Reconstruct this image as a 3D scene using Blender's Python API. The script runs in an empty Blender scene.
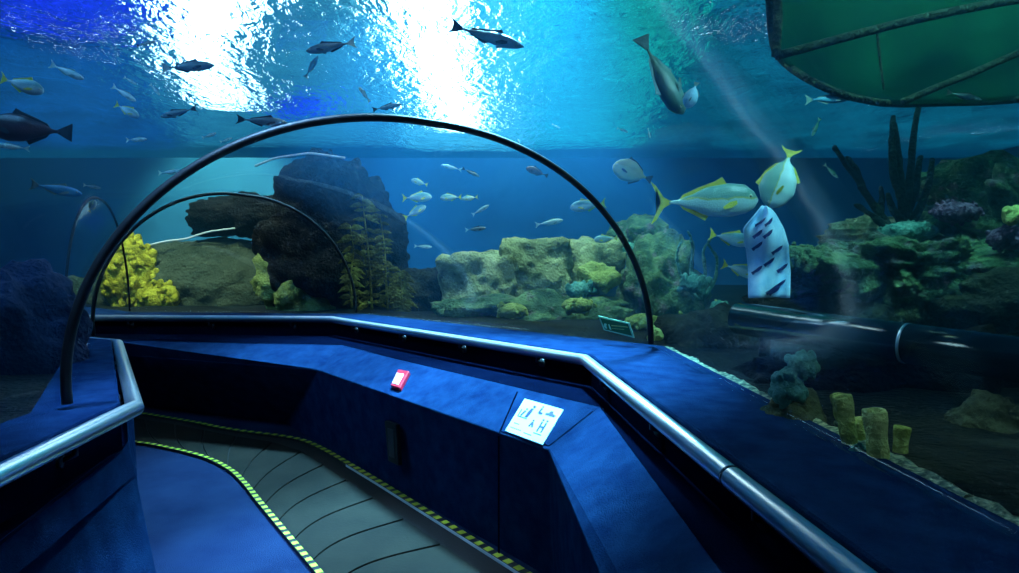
import bpy, bmesh, math, random
from mathutils import Vector, Matrix, noise
random.seed(7)
PI = math.pi
C = bpy.context.scene.collection
sc = bpy.context.scene

# ------------------------------------------------------------------ camera, world, lamps, exposure
EYE = 1.55
PITCH = 0.0478
FPX = 638.7
CX, CY = 509.5, 286.5
cam = bpy.data.cameras.new('camera'); cam.sensor_width = 36; cam.lens = FPX/1019*36
cam.clip_start = 0.02; cam.clip_end = 200
co = bpy.data.objects.new('camera', cam); C.objects.link(co)
co.location = (0, 0, EYE); co.rotation_euler = (PI/2-PITCH, 0, 0)
sc.camera = co
sc.view_settings.view_transform = 'Standard'; sc.view_settings.look = 'None'
sc.view_settings.exposure = 0.0; sc.view_settings.gamma = 1.0
sc.view_settings.use_curve_mapping = False
sc.cycles.use_denoising = True
sc.cycles.transparent_max_bounces = 24
sc.cycles.max_bounces = 10
sc.cycles.volume_bounces = 0
sc.cycles.sample_clamp_indirect = 4.0
SURF = 3.6                                   # height of the water surface

world = bpy.data.worlds.new('world'); sc.world = world; world.use_nodes = True
wn = world.node_tree; bg = wn.nodes['Background']
bg.inputs[1].default_value = 0.5
_tc = wn.nodes.new('ShaderNodeTexCoord'); _nz = wn.nodes.new('ShaderNodeTexNoise'); _rp = wn.nodes.new('ShaderNodeValToRGB')
_nz.inputs['Scale'].default_value = 22; _nz.inputs['Detail'].default_value = 3
_rp.color_ramp.elements[0].position = .45; _rp.color_ramp.elements[0].color = (0.0, .035, .12, 1)
_rp.color_ramp.elements[1].position = .60; _rp.color_ramp.elements[1].color = (0.0, .22, .46, 1)
wn.links.new(_tc.outputs['Generated'], _nz.inputs['Vector']); wn.links.new(_nz.outputs[0], _rp.inputs[0]); wn.links.new(_rp.outputs[0], bg.inputs[0])

def lamp(name, kind, loc, energy, col, target=None, size=0.5, spot=60, blend=0.6):
    l = bpy.data.lights.new(name, kind); l.energy = energy; l.color = col
    if kind == 'AREA': l.shape = 'DISK'; l.size = size
    else: l.shadow_soft_size = size
    if kind == 'SPOT': l.spot_size = math.radians(spot); l.spot_blend = blend
    o = bpy.data.objects.new(name, l); C.objects.link(o); o.location = loc
    if target is not None:
        o.rotation_euler = (Vector(target)-Vector(loc)).to_track_quat('-Z', 'Y').to_euler()
    return o
# floodlights over the tank, above the water, some added as fill
lamp('flood_lamp_over_walkway', 'SPOT', (0.3, 4.9, 4.9), 135000, (0.30, 0.78, 1.0), (-0.15, 3.4, 0.8), 0.25, 37, .7)
lamp('flood_lamp_over_bend', 'SPOT', (-0.9, 5.9, 4.9), 80000, (0.30, 0.75, 1.0), (-1.3, 5.0, 0.8), 0.25, 40, .8)
lamp('flood_lamp_over_floor', 'SPOT', (-1.2, 2.4, 5.2), 45000, (0.35, 0.62, 1.0), (-1.1, 2.8, 0.0), 0.25, 26, .7)
lamp('fish_fill_spot', 'SPOT', (3.0, 1.6, 4.9), 9000, (0.45, 0.95, 0.9), (1.2, 3.7, 1.95), 0.2, 26)  # unseen fill added to brighten the fish from the front
lamp('deep_water_fill_spot', 'SPOT', (-0.6, 9.0, 4.9), 9000, (0.20, 0.80, 0.95), (0.0, 12.5, 1.0), 0.3, 110)  # added fill that makes the far water glow
lamp('far_left_wall_fill_spot', 'SPOT', (-5.4, 10.8, 4.9), 26000, (1.0, 1.0, 0.5), (-5.9, 13.4, 2.0), 0.3, 66)  # added fill to lighten the back wall on the left
lamp('ledge_coral_fill_spot', 'SPOT', (2.3, 1.2, 4.6), 5000, (0.7, 1.0, 0.6), (1.40, 2.1, .9), 0.15, 14)  # added fill for the corals beside the ledge
lamp('right_reef_fill_spot', 'SPOT', (2.6, 2.4, 5.4), 15000, (0.40, 0.95, 0.70), (4.0, 5.2, 1.9), 0.4, 80)  # added fill on the front faces of the reef
lamp('flood_lamp_centre_reef', 'SPOT', (0.6, 6.3, 4.9), 11000, (0.75, 0.95, 0.60), (0.3, 7.6, 1.2), 0.3, 80)
lamp('flood_lamp_yellow_coral', 'SPOT', (-4.6, 6.0, 4.9), 16000, (1.0, 0.95, 0.55), (-4.9, 8.2, 1.2), 0.3, 80)
lamp('flood_lamp_left_tank', 'SPOT', (-4.5, 2.5, 5.0), 5000, (0.20, 0.55, 1.0), (-4.4, 5.5, 1.5), 0.4, 110)

# ------------------------------------------------------------------ geometry helpers
cP, sP = math.cos(PITCH), math.sin(PITCH)
def ray(px, py):
    a = (px-CX)/FPX; b = -(py-CY)/FPX
    return Vector((a, cP+b*sP, -sP+b*cP))
def at(px, py, Y):
    "point seen at a pixel, at distance Y in front of the camera plane"
    d = ray(px, py); return Vector((0, 0, EYE)) + d*(Y/d.y)
def onz(px, py, drop):
    "point seen at a pixel, at a height 'drop' under the eye"
    d = ray(px, py); return Vector((0, 0, EYE)) + d*(-drop/d.z)

def link(name, me, mat=None, parent=None, loc=None):
    o = bpy.data.objects.new(name, me); C.objects.link(o)
    if mat is not None:
        for m in (mat if isinstance(mat, (list, tuple)) else [mat]): me.materials.append(m)
    if parent is not None: o.parent = parent
    if loc is not None: o.location = loc
    return o
def mesh_of(bm, smooth=True, name='mesh'):
    me = bpy.data.meshes.new(name); bm.normal_update(); bm.to_mesh(me); bm.free()
    if smooth:
        for p in me.polygons: p.use_smooth = True
    return me
def obj(name, bm, mat, parent=None, loc=None, smooth=True):
    return link(name, mesh_of(bm, smooth, name), mat, parent, loc)
def tag(o, label=None, cat=None, group=None, kind=None):
    if label: o['label'] = label
    if cat: o['category'] = cat
    if group: o['group'] = group
    if kind: o['kind'] = kind
    return o
def empty(name, loc, label, cat, group=None):
    o = bpy.data.objects.new(name, None); C.objects.link(o); o.location = loc; o.empty_display_size = 0.1
    return tag(o, label, cat, group)
def copy_tree(o, parent=None):
    c = o.copy(); C.objects.link(c)
    if parent is not None: c.parent = parent
    for ch in o.children: copy_tree(ch, c)
    return c
def struct(name, bm, mat, smooth=False):
    o = obj(name, bm, mat, smooth=smooth); o['kind'] = 'structure'; return o

def quadstrip(bm, rows):
    "rows: list of equally long point lists; makes a grid of quads"
    vs = [[bm.verts.new(p) for p in r] for r in rows]
    for i in range(len(vs)-1):
        for j in range(len(vs[0])-1):
            try: bm.faces.new((vs[i][j], vs[i][j+1], vs[i+1][j+1], vs[i+1][j]))
            except ValueError: pass
    return vs
def tube(bm, pts, rad, n=12, cap=True, round_end=False):
    pts = [Vector(p) for p in pts]; N = len(pts)
    rads = rad if isinstance(rad, (list, tuple)) else [rad]*N
    up = None; rings = []
    for i, p in enumerate(pts):
        if i == 0: t = pts[1]-p
        elif i == N-1: t = p-pts[i-1]
        else: t = (pts[i+1]-p).normalized()+(p-pts[i-1]).normalized()
        t.normalize()
        if up is None:
            up = Vector((0, 0, 1)) if abs(t.z) < .9 else Vector((1, 0, 0))
        s = t.cross(up).normalized(); u = s.cross(t).normalized(); up = u
        k = 1.0
        if 0 < i < N-1:
            c = (pts[i+1]-p).normalized().dot(t); k = 1/max(c, .5)
            sd = ((pts[i+1]-p).normalized()-(p-pts[i-1]).normalized())
        ring = []
        for j in range(n):
            a = 2*PI*j/n; off = s*math.cos(a)+u*math.sin(a)
            if 0 < i < N-1 and sd.length > 1e-4:
                sn = sd.normalized(); off = off + sn*(off.dot(sn))*(k-1)
            ring.append(bm.verts.new(p+off*rads[i]))
        rings.append(ring)
    for i in range(N-1):
        for j in range(n):
            bm.faces.new((rings[i][j], rings[i][(j+1) % n], rings[i+1][(j+1) % n], rings[i+1][j]))
    if cap:
        bm.faces.new(rings[0][::-1]); bm.faces.new(rings[-1])
    return rings
def box(bm, c, sx, sy, sz, mat=None):
    M = Matrix.Translation(c) @ (mat.to_4x4() if mat else Matrix()) @ Matrix.Diagonal((sx, sy, sz, 1))
    return bmesh.ops.create_cube(bm, size=1, matrix=M)['verts']
def prism(bm, poly, o, ux, uy, n, t):
    "extruded flat outline: poly in (u,v) coordinates on the plane o,ux,uy; thickness t along n"
    a = [bm.verts.new(o+ux*p[0]+uy*p[1]) for p in poly]; b = [bm.verts.new(o+ux*p[0]+uy*p[1]+n*t) for p in poly]
    bm.faces.new(a[::-1]); bm.faces.new(b)
    for i in range(len(a)):
        j = (i+1) % len(a); bm.faces.new((a[i], a[j], b[j], b[i]))
def bevel_all(bm, w, seg=2):
    bmesh.ops.bevel(bm, geom=list(bm.edges), offset=w, segments=seg, affect='EDGES', profile=.5)
def fbm(p, o=4):
    v = 0; a = 1; q = Vector(p)
    for _ in range(o): v += a*noise.noise(q); q = q*2.07+Vector((3.1, 1.7, 5.3)); a *= .5
    return v

# ------------------------------------------------------------------ materials
def newmat(name):
    m = bpy.data.materials.new(name); m.use_nodes = True
    nt = m.node_tree; nt.nodes.clear(); out = nt.nodes.new('ShaderNodeOutputMaterial')
    return m, nt, out
def coords(nt, scale=(1, 1, 1), kind='Object'):
    tc = nt.nodes.new('ShaderNodeTexCoord'); mp = nt.nodes.new('ShaderNodeMapping')
    mp.inputs['Scale'].default_value = scale
    nt.links.new(tc.outputs[kind], mp.inputs[0]); return mp.outputs[0]
def noise_n(nt, vec, scale, detail=4, rough=.6, dist=0):
    n = nt.nodes.new('ShaderNodeTexNoise'); n.inputs['Scale'].default_value = scale
    n.inputs['Detail'].default_value = detail; n.inputs['Roughness'].default_value = rough
    n.inputs['Distortion'].default_value = dist
    nt.links.new(vec, n.inputs['Vector']); return n.outputs[0]
def ramp(nt, fac, stops):
    r = nt.nodes.new('ShaderNodeValToRGB'); e = r.color_ramp.elements
    while len(e) < len(stops): e.new(0.5)
    for k, (p, c) in enumerate(stops): e[k].position = p; e[k].color = (*c, 1)
    nt.links.new(fac, r.inputs[0]); return r.outputs[0]
def bump(nt, h, strength, dist=0.02, normal=None):
    b = nt.nodes.new('ShaderNodeBump'); b.inputs['Strength'].default_value = strength; b.inputs['Distance'].default_value = dist
    nt.links.new(h, b.inputs['Height'])
    if normal is not None: nt.links.new(normal, b.inputs['Normal'])
    return b.outputs[0]
def pbr(name, stops, scale=6, rough=.8, metal=0, bstr=.3, bdist=.02, bscale=None, spec=.3, detail=5, stretch=(1, 1, 1), sheen=0):
    m, nt, out = newmat(name); p = nt.nodes.new('ShaderNodeBsdfPrincipled')
    v = coords(nt, stretch)
    nt.links.new(ramp(nt, noise_n(nt, v, scale, detail), stops), p.inputs['Base Color'])
    p.inputs['Roughness'].default_value = rough; p.inputs['Metallic'].default_value = metal
    p.inputs['Specular IOR Level'].default_value = spec
    if sheen: p.inputs['Sheen Weight'].default_value = sheen
    if bstr: nt.links.new(bump(nt, noise_n(nt, v, bscale or scale*4, 5), bstr, bdist), p.inputs['Normal'])
    nt.links.new(p.outputs[0], out.inputs[0]); return m
def emit(name, col, s):
    m, nt, out = newmat(name); e = nt.nodes.new('ShaderNodeEmission')
    e.inputs[0].default_value = (*col, 1); e.inputs[1].default_value = s
    nt.links.new(e.outputs[0], out.inputs[0]); return m

M = {}
M['carpet'] = pbr('blue_carpet', [(.3, (.0035, .013, .048)), (.7, (.0080, .029, .086))], 9, 1, 0, .5, .01, 160, .0, 6)
M['carpet_floor'] = pbr('blue_floor_carpet', [(.3, (.007, .013, .038)), (.7, (.012, .022, .056))], 3, 1, 0, .5, .01, 180, .0, 8)
M['recess'] = pbr('black_recess', [(.3, (.0008, .002, .008)), (.7, (.001, .003, .012))], 9, 1, 0, .2, .01, 80, 0)  # near-black puts the recess shade into the colour; seams and end wall share it
M['steel'] = pbr('brushed_steel', [(.3, (.70, .73, .76)), (.7, (.80, .83, .86))], 3, .33, 1, .05, .001, 60, .5, 4, (1, 1, 1))
M['dark_steel'] = pbr('dark_steel', [(.3, (.05, .05, .06)), (.7, (.08, .08, .09))], 8, .4, .8, .05, .002)
M['black'] = pbr('black_rubber', [(.3, (.004, .005, .008)), (.7, (.008, .010, .014))], 8, .5, 0, .05, .002)
M['belt'] = pbr('grey_walkway_rubber', [(.25, (.005, .004, .0032)), (.75, (.017, .013, .009))], 3, .8, 0, .3, .006, 60, .1, 6)
M['belt_edge'] = pbr('brown_walkway_margin', [(.3, (.005, .004, .004)), (.7, (.012, .009, .008))], 4, .75, 0, .3, .006, 60)
M['yellow'] = pbr('yellow_tape', [(.3, (.34, .33, .015)), (.7, (.52, .50, .035))], 6, .6, 0, .1, .003)
M['white_line'] = pbr('pale_strip', [(.3, (.45, .48, .5)), (.7, (.6, .62, .65))], 6, .5)
M['sign_white'] = pbr('white_sign_plate', [(.3, (.45, .60, .68)), (.7, (.52, .66, .74))], 6, .4, 0, .05)
M['ink'] = pbr('dark_blue_ink', [(.3, (.006, .01, .10)), (.7, (.01, .015, .14))], 6, .5)
M['red'] = pbr('red_plastic', [(.3, (.42, .008, .02)), (.7, (.50, .01, .03))], 6, .35, 0, .05)
M['green_sign'] = pbr('green_sign_face', [(.3, (.004, .07, .02)), (.7, (.006, .10, .03))], 6, .5)
M['green_pale'] = pbr('pale_green_print', [(.3, (.25, .50, .32)), (.7, (.32, .60, .40))], 6, .5)

def acrylic():
    m, nt, out = newmat('clear_acrylic')
    mix = nt.nodes.new('ShaderNodeMixShader'); tr = nt.nodes.new('ShaderNodeBsdfTransparent'); gl = nt.nodes.new('ShaderNodeBsdfGlossy')
    tr.inputs[0].default_value = (.93, .97, .985, 1); gl.inputs[0].default_value = (.9, .95, 1, 1); gl.inputs['Roughness'].default_value = 0.03
    fr = nt.nodes.new('ShaderNodeFresnel'); fr.inputs[0].default_value = 1.40
    mu = nt.nodes.new('ShaderNodeMath'); mu.operation = 'MULTIPLY'; mu.inputs[1].default_value = .05
    v = coords(nt); b = bump(nt, noise_n(nt, v, 1.6, 2), .05, .05)
    nt.links.new(b, gl.inputs['Normal'])
    nt.links.new(fr.outputs[0], mu.inputs[0]); nt.links.new(mu.outputs[0], mix.inputs[0])
    nt.links.new(tr.outputs[0], mix.inputs[1]); nt.links.new(gl.outputs[0], mix.inputs[2]); nt.links.new(mix.outputs[0], out.inputs[0])
    return m
M['acrylic'] = acrylic()

def water_surface():
    m, nt, out = newmat('rippled_water_surface')
    mix = nt.nodes.new('ShaderNodeMixShader'); mix.inputs[0].default_value = .92
    tr = nt.nodes.new('ShaderNodeBsdfTransparent'); rf = nt.nodes.new('ShaderNodeBsdfRefraction')
    tr.inputs[0].default_value = (.75, .9, 1, 1)
    rf.inputs['IOR'].default_value = 1.33; rf.inputs['Roughness'].default_value = 0.0; rf.inputs[0].default_value = (.85, .97, 1, 1)
    v = coords(nt, (1.0, .55, 1.0))
    h1 = noise_n(nt, v, 3.2, 3, .55, 1.2); h2 = noise_n(nt, v, 11, 3, .6, .8)
    b1 = bump(nt, h1, 1.0, .08); b2 = bump(nt, h2, 1.0, .032, b1)
    nt.links.new(b2, rf.inputs['Normal'])
    nt.links.new(tr.outputs[0], mix.inputs[1]); nt.links.new(rf.outputs[0], mix.inputs[2]); nt.links.new(mix.outputs[0], out.inputs[0])
    return m
M['surface'] = water_surface()

def water_volume():
    m, nt, out = newmat('tank_water')
    tr = nt.nodes.new('ShaderNodeBsdfTransparent'); nt.links.new(tr.outputs[0], out.inputs[0])
    s = nt.nodes.new('ShaderNodeVolumeScatter'); s.inputs['Color'].default_value = (.10, .50, 1, 1); s.inputs['Density'].default_value = .035
    s.inputs['Anisotropy'].default_value = .3
    a = nt.nodes.new('ShaderNodeVolumeAbsorption'); a.inputs['Color'].default_value = (.05, .72, .95, 1); a.inputs['Density'].default_value = .09
    ad = nt.nodes.new('ShaderNodeAddShader'); nt.links.new(s.outputs[0], ad.inputs[0]); nt.links.new(a.outputs[0], ad.inputs[1])
    nt.links.new(ad.outputs[0], out.inputs['Volume'])
    return m
M['water'] = water_volume()

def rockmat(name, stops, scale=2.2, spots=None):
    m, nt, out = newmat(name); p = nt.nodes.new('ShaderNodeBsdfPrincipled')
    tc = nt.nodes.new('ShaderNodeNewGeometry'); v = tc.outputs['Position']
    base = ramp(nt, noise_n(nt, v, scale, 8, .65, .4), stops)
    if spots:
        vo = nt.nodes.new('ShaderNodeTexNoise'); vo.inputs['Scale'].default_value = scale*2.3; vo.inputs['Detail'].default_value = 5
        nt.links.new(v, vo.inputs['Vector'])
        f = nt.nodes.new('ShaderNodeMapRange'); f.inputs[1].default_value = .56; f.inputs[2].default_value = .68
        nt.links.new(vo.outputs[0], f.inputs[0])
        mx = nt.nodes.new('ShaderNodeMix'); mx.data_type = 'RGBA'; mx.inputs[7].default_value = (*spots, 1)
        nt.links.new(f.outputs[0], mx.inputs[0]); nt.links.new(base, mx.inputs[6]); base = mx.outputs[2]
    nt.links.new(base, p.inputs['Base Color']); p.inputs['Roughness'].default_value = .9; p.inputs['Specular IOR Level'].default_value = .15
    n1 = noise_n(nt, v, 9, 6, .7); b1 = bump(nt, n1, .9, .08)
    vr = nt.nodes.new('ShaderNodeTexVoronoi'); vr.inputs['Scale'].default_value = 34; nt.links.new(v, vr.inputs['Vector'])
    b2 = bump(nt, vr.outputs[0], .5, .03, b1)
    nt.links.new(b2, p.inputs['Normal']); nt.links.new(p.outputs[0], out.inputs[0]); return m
M['rock_green'] = rockmat('algae_rock', [(.30, (.01, .025, .015)), (.5, (.05, .10, .05)), (.72, (.20, .28, .13))], 3.4, (.14, .11, .13))
M['rock_pale'] = rockmat('pale_reef_rock', [(.30, (.06, .08, .04)), (.5, (.28, .30, .15)), (.72, (.50, .48, .28))], 2.0)
M['rock_haze'] = rockmat('haze_blue_rock', [(.30, (.001, .008, .03)), (.5, (.002, .012, .05)), (.72, (.004, .02, .07))], 1.2)  # hazy water put into the rock colour
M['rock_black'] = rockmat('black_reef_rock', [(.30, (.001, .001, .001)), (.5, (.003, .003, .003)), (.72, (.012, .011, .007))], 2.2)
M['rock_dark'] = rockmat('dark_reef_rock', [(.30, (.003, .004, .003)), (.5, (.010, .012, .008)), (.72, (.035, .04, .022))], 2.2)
M['rock_mound'] = rockmat('grey_olive_mound', [(.30, (.035, .045, .025)), (.5, (.06, .07, .04)), (.72, (.09, .10, .055))], 1.5)
M['gravel'] = rockmat('gravel_bed', [(.40, (.08, .12, .10)), (.5, (.20, .27, .18)), (.60, (.50, .52, .32))], 40)
M['ground'] = rockmat('dark_tank_bed', [(.30, (.001, .003, .003)), (.5, (.004, .007, .006)), (.72, (.016, .022, .016))], 3)
M['yellow_coral'] = rockmat('yellow_coral', [(.30, (.10, .09, .005)), (.5, (.42, .34, .02)), (.72, (.75, .62, .06))], 6)
M['olive_coral'] = rockmat('olive_coral', [(.30, (.10, .13, .03)), (.5, (.26, .30, .08)), (.72, (.42, .44, .16))], 6)
M['teal_coral'] = rockmat('teal_coral', [(.30, (.03, .12, .10)), (.5, (.08, .24, .20)), (.72, (.24, .48, .40))], 9)
M['purple_coral'] = rockmat('purple_coral', [(.30, (.04, .02, .05)), (.5, (.09, .05, .10)), (.72, (.18, .11, .18))], 12)
M['sponge'] = rockmat('yellow_green_sponge', [(.30, (.25, .30, .08)), (.5, (.45, .50, .15)), (.72, (.60, .65, .25))], 7)
M['branch'] = rockmat('dark_branch', [(.30, (.006, .014, .012)), (.5, (.012, .025, .018)), (.72, (.03, .05, .03))], 9)
M['kelp'] = rockmat('yellow_brown_kelp', [(.30, (.03, .03, .005)), (.5, (.10, .09, .015)), (.72, (.30, .27, .05))], 4)
M['tank_wall'] = pbr('blue_tank_wall', [(.3, (.02, .10, .24)), (.7, (.03, .15, .34))], .6, .9, 0, .2, .05, 3)

# ------------------------------------------------------------------ tunnel plan (measured from the photograph)
def ext(a, b, t):    # extend the line b->a beyond a by t metres
    d = (a-b); d.z = 0; d.normalize(); return a+d*t
DL, DR, DS, DE, DF = .55, .60, .75, .90, 1.55       # drops under the eye: ledge, rail, shelf, slope foot, floor
def line_rows(j1, j2, near, drop, j3, t0=3.4, t3=2.6):
    a = onz(*j1, drop); b = onz(*j2, drop); n = onz(*near, drop); c = onz(*j3, drop)
    s0 = ext(n, a, t0); d4 = Vector((-.80, .60, 0))
    return [s0, a, b, c, c+d4*t3]
R_acr = line_rows((652, 344), (357, 312.5), (1019, 539), DL, (130, 311))
R_rail = line_rows((585, 360), (332, 319.5), (850, 573), DR, (88, 318))
R_shelf = line_rows((600, 407), (341, 346), (722, 573), DS, (101, 339))
R_foot = line_rows((549, 450), (318, 370), (600, 573), DE, (112, 354))
R_base = [None, onz(552, 579, DF), onz(285, 423, DF), onz(122, 404, DF)]
R_base[0] = R_base[1]+(R_foot[0]-R_foot[1]); R_base.append(R_base[3]+(R_foot[4]-R_foot[3]))
_n = (R_foot[1]-R_foot[2]).cross(R_shelf[1]-R_foot[2]); _d = ray(341, 346)      # keep the sloped face flat
R_shelf[2] = Vector((0, 0, EYE))+_d*((R_foot[2]-Vector((0, 0, EYE))).dot(_n)/_d.dot(_n))
# the plinth foot on the second leg follows the yellow edge line
L_acr = line_rows((64, 404), (92, 336), (0, 427), DL, (66, 331))
L_rail = line_rows((135, 408), (118, 344), (0, 475), DR, (87, 341.5), 3.4)
L_shelf = [ext(onz(0, 541, DS), onz(128, 441, DS), 3.4), onz(128, 441, DS)] + [p+Vector((.05, -.02, DR-DS)) for p in L_rail[2:]]
L_foot = [ext(onz(0, 580, DE), onz(136, 476, DE), 3.4), onz(136, 476, DE)] + [p+Vector((.11, -.04, DR-DE)) for p in L_rail[2:]]
L_base = [L_foot[0]*1, onz(170, 640, DF)] + [Vector((p.x+.02, p.y, 0)) for p in L_foot[2:]]
L_base[0].z = 0
for p in R_base+L_base: p.z = 0
def off(rows, frm, k, z=None):   # move rows towards/away from other rows
    out = []
    for a, b in zip(rows, frm):
        d = (b-a); d.z = 0; d.normalize(); q = a+d*k
        if z is not None: q.z = z
        out.append(q)
    return out
ledge = EYE-DL
ARCH_H = [1.21, 1.21, 1.06, 1.05, 1.05]
def arch(k, n=40, grow=0.0, drop=0.0):
    L, R = L_acr[k], R_acr[k]; mid = (L+R)/2; h = (R-L)/2; r = h.length; u = h/r
    pts = []
    for i in range(n+1):
        t = PI*i/n; c, s = math.cos(t), math.sin(t)
        e = .085*max(0, -c)*s                     # the left haunch bulges a little
        pts.append(mid+u*(r+grow+e)*c+Vector((0, 0, (ARCH_H[k]+grow+e)*s-drop)))
    return pts
# acrylic panels, one for each leg
for k in range(4):
    bm = bmesh.new(); quadstrip(bm, [arch(k), arch(k+1)])
    o = struct('wall_acrylic_%d' % (k+1), bm, M['acrylic'], True)
    md = o.modifiers.new('solid', 'SOLIDIFY'); md.thickness = .05; md.offset = 0
# joint rings
for k, (r, h) in enumerate(((.019, 1), (.013, 2), (.010, 3))):
    bm = bmesh.new(); tube(bm, arch(h, 72, -.010), r, 10)
    struct('trim_ring_%d' % (k+1), bm, M['black'], True)
# carpeted sides
def side(name, acr, rail, shelf, foot, base, inner):
    outer = off(acr, inner, -.10, ledge-.02); lip = off(rail, acr, .05, ledge-.02)
    lip2 = off(rail, acr, .05, ledge-.05)
    back = off(rail, acr, .045, EYE-DS-.005)
    bm = bmesh.new()
    quadstrip(bm, [outer, lip, lip2])
    o = struct('wall_%s_ledge' % name, bm, M['carpet'])
    m = o.modifiers.new('bev', 'BEVEL'); m.width = .012; m.segments = 2
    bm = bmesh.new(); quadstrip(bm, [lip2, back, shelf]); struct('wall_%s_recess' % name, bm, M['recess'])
    bm = bmesh.new(); vs = quadstrip(bm, [off(shelf, acr, .03, EYE-DS-.012), shelf, foot, base])
    o = struct('wall_%s' % name, bm, M['carpet'])
    m = o.modifiers.new('bev', 'BEVEL'); m.width = .008; m.segments = 2
side('right', R_acr, R_rail, R_shelf, R_foot, R_base, L_acr)
side('left', L_acr, L_rail, L_shelf, L_foot, L_base, R_acr)

# handrails: a steel tube with joint sleeves and brackets
def rail(rows, acr, name_label):
    root = empty('handrail', rows[1], name_label, 'handrail')
    root_loc = Vector(rows[1])
    bm = bmesh.new(); tube(bm, [p-root_loc for p in rows], .032, 20); obj('rail_tube', bm, M['steel'], root)
    for k in range(len(rows)-1):
        a, b = rows[k], rows[k+1]; L = (b-a).length; nb = max(1, int(L/.75))
        if k == 3: continue
        for i in range(nb):
            t = (i+.5)/nb; p = a.lerp(b, t); q = acr[k].lerp(acr[k+1], t); d = (q-p); d.z = 0; d.normalize()
            bm = bmesh.new()
            tube(bm, [p-root_loc+Vector((0, 0, -.02)), p-root_loc+Vector((0, 0, -.055)), p+d*.035-root_loc+Vector((0, 0, -.07))], .009, 8)
            tube(bm, [p+d*.033-root_loc+Vector((0, 0, -.07)), p+d*.05-root_loc+Vector((0, 0, -.07))], .026, 14)
            obj('bracket', bm, M['dark_steel'], root)
    return root
rr = rail(R_rail, R_acr, 'long brushed steel handrail along the right carpeted side, bending at both corners')
rl = rail(L_rail, L_acr, 'short brushed steel handrail on the left, bending sharply at the near corner')
def sleeve(root, rows, px, py, drop, half):
    p = onz(px, py, drop); d = (rows[1]-rows[0]).normalized(); q = rows[0]+d*((p-rows[0]).dot(d))
    loc = Vector(rows[1]); bm = bmesh.new(); tube(bm, [q-d*half-loc, q+d*half-loc], .0335, 20); obj('joint_sleeve', bm, M['dark_steel'], root)
sleeve(rr, R_rail, 722, 478, DR, .006)

# ------------------------------------------------------------------ floor
bm = bmesh.new(); quadstrip(bm, [[p-Vector((.3, 0, 0)) for p in L_base], [p+Vector((.3, 0, 0)) for p in R_base]])
struct('floor', bm, M['carpet_floor'])
edgeL = [(118, 442), (135, 444), (150, 446), (165, 449), (185, 453.5), (205, 459), (220, 465.5), (235, 475), (247, 488), (260, 505), (280, 529), (300, 553), (320, 577), (345, 607), (390, 662)]
edgeR = [(125, 413), (135, 414), (165, 419), (195, 424), (222, 430), (245, 433.5), (275, 437), (300, 441), (314, 446.5), (330, 455), (380, 485), (450, 529), (515, 570), (600, 624), (700, 688)]
def resample(pts, n):
    cum = [0]
    for a, b in zip(pts, pts[1:]): cum.append(cum[-1]+(b-a).length)
    out = []
    for i in range(n):
        s = cum[-1]*i/(n-1); j = 0
        while j < len(cum)-2 and cum[j+1] < s: j += 1
        t = (s-cum[j])/max(1e-9, cum[j+1]-cum[j]); out.append(pts[j].lerp(pts[j+1], min(1, t)))
    return out
def smooth(pts, it=6):
    for _ in range(it):
        pts = [pts[0]]+[(pts[i-1]+pts[i]*2+pts[i+1])/4 for i in range(1, len(pts)-1)]+[pts[-1]]
    return pts
EL = smooth(resample([onz(x, y, DF) for x, y in edgeL], 120)); ER = smooth(resample([onz(x, y, DF) for x, y in edgeR], 120))
bm = bmesh.new(); rows = []
for z in (.004,):
    rows = [[a.lerp(b, t)+Vector((0, 0, z)) for a, b in zip(EL, ER)] for t in (0, 1)]
quadstrip(bm, rows); struct('floor_walkway_margin', bm, M['belt_edge'])
# moving walkway: crescent pallets
bm = bmesh.new()
NP = 14
for k in range(NP):
    n = 14; top = []; bot = []
    t0 = k/NP; t1 = (k+1)/NP-.05/NP
    def pt(t, s):
        # seams bow towards the viewer on the left
        tt = t + .028*(1-s) + .045*(1-s)**4 - .02
        tt = min(max(tt, 0), .9999); i = tt*119; j = int(i); f = i-j
        a = EL[j].lerp(EL[min(119, j+1)], f); b = ER[j].lerp(ER[min(119, j+1)], f)
        return a.lerp(b, .03+.77*s)
    r0 = [pt(t0, i/n) for i in range(n+1)]; r1 = [pt(t1, i/n) for i in range(n+1)]
    h = Vector((0, 0, .014)); g = Vector((0, 0, .004))
    quadstrip(bm, [[p+g for p in r0], [p+h for p in r0], [p+h for p in r1], [p+g for p in r1]])
    for e in (0, n):
        vv = [r0[e]+g, r0[e]+h, r1[e]+h, r1[e]+g]; bm.faces.new([bm.verts.new(p) for p in vv])
wk = obj('walkway_belt', bm, M['belt'], smooth=False)
tag(wk, 'grey rubber moving walkway of curved plates between yellow and black edge lines', 'moving walkway')
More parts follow.
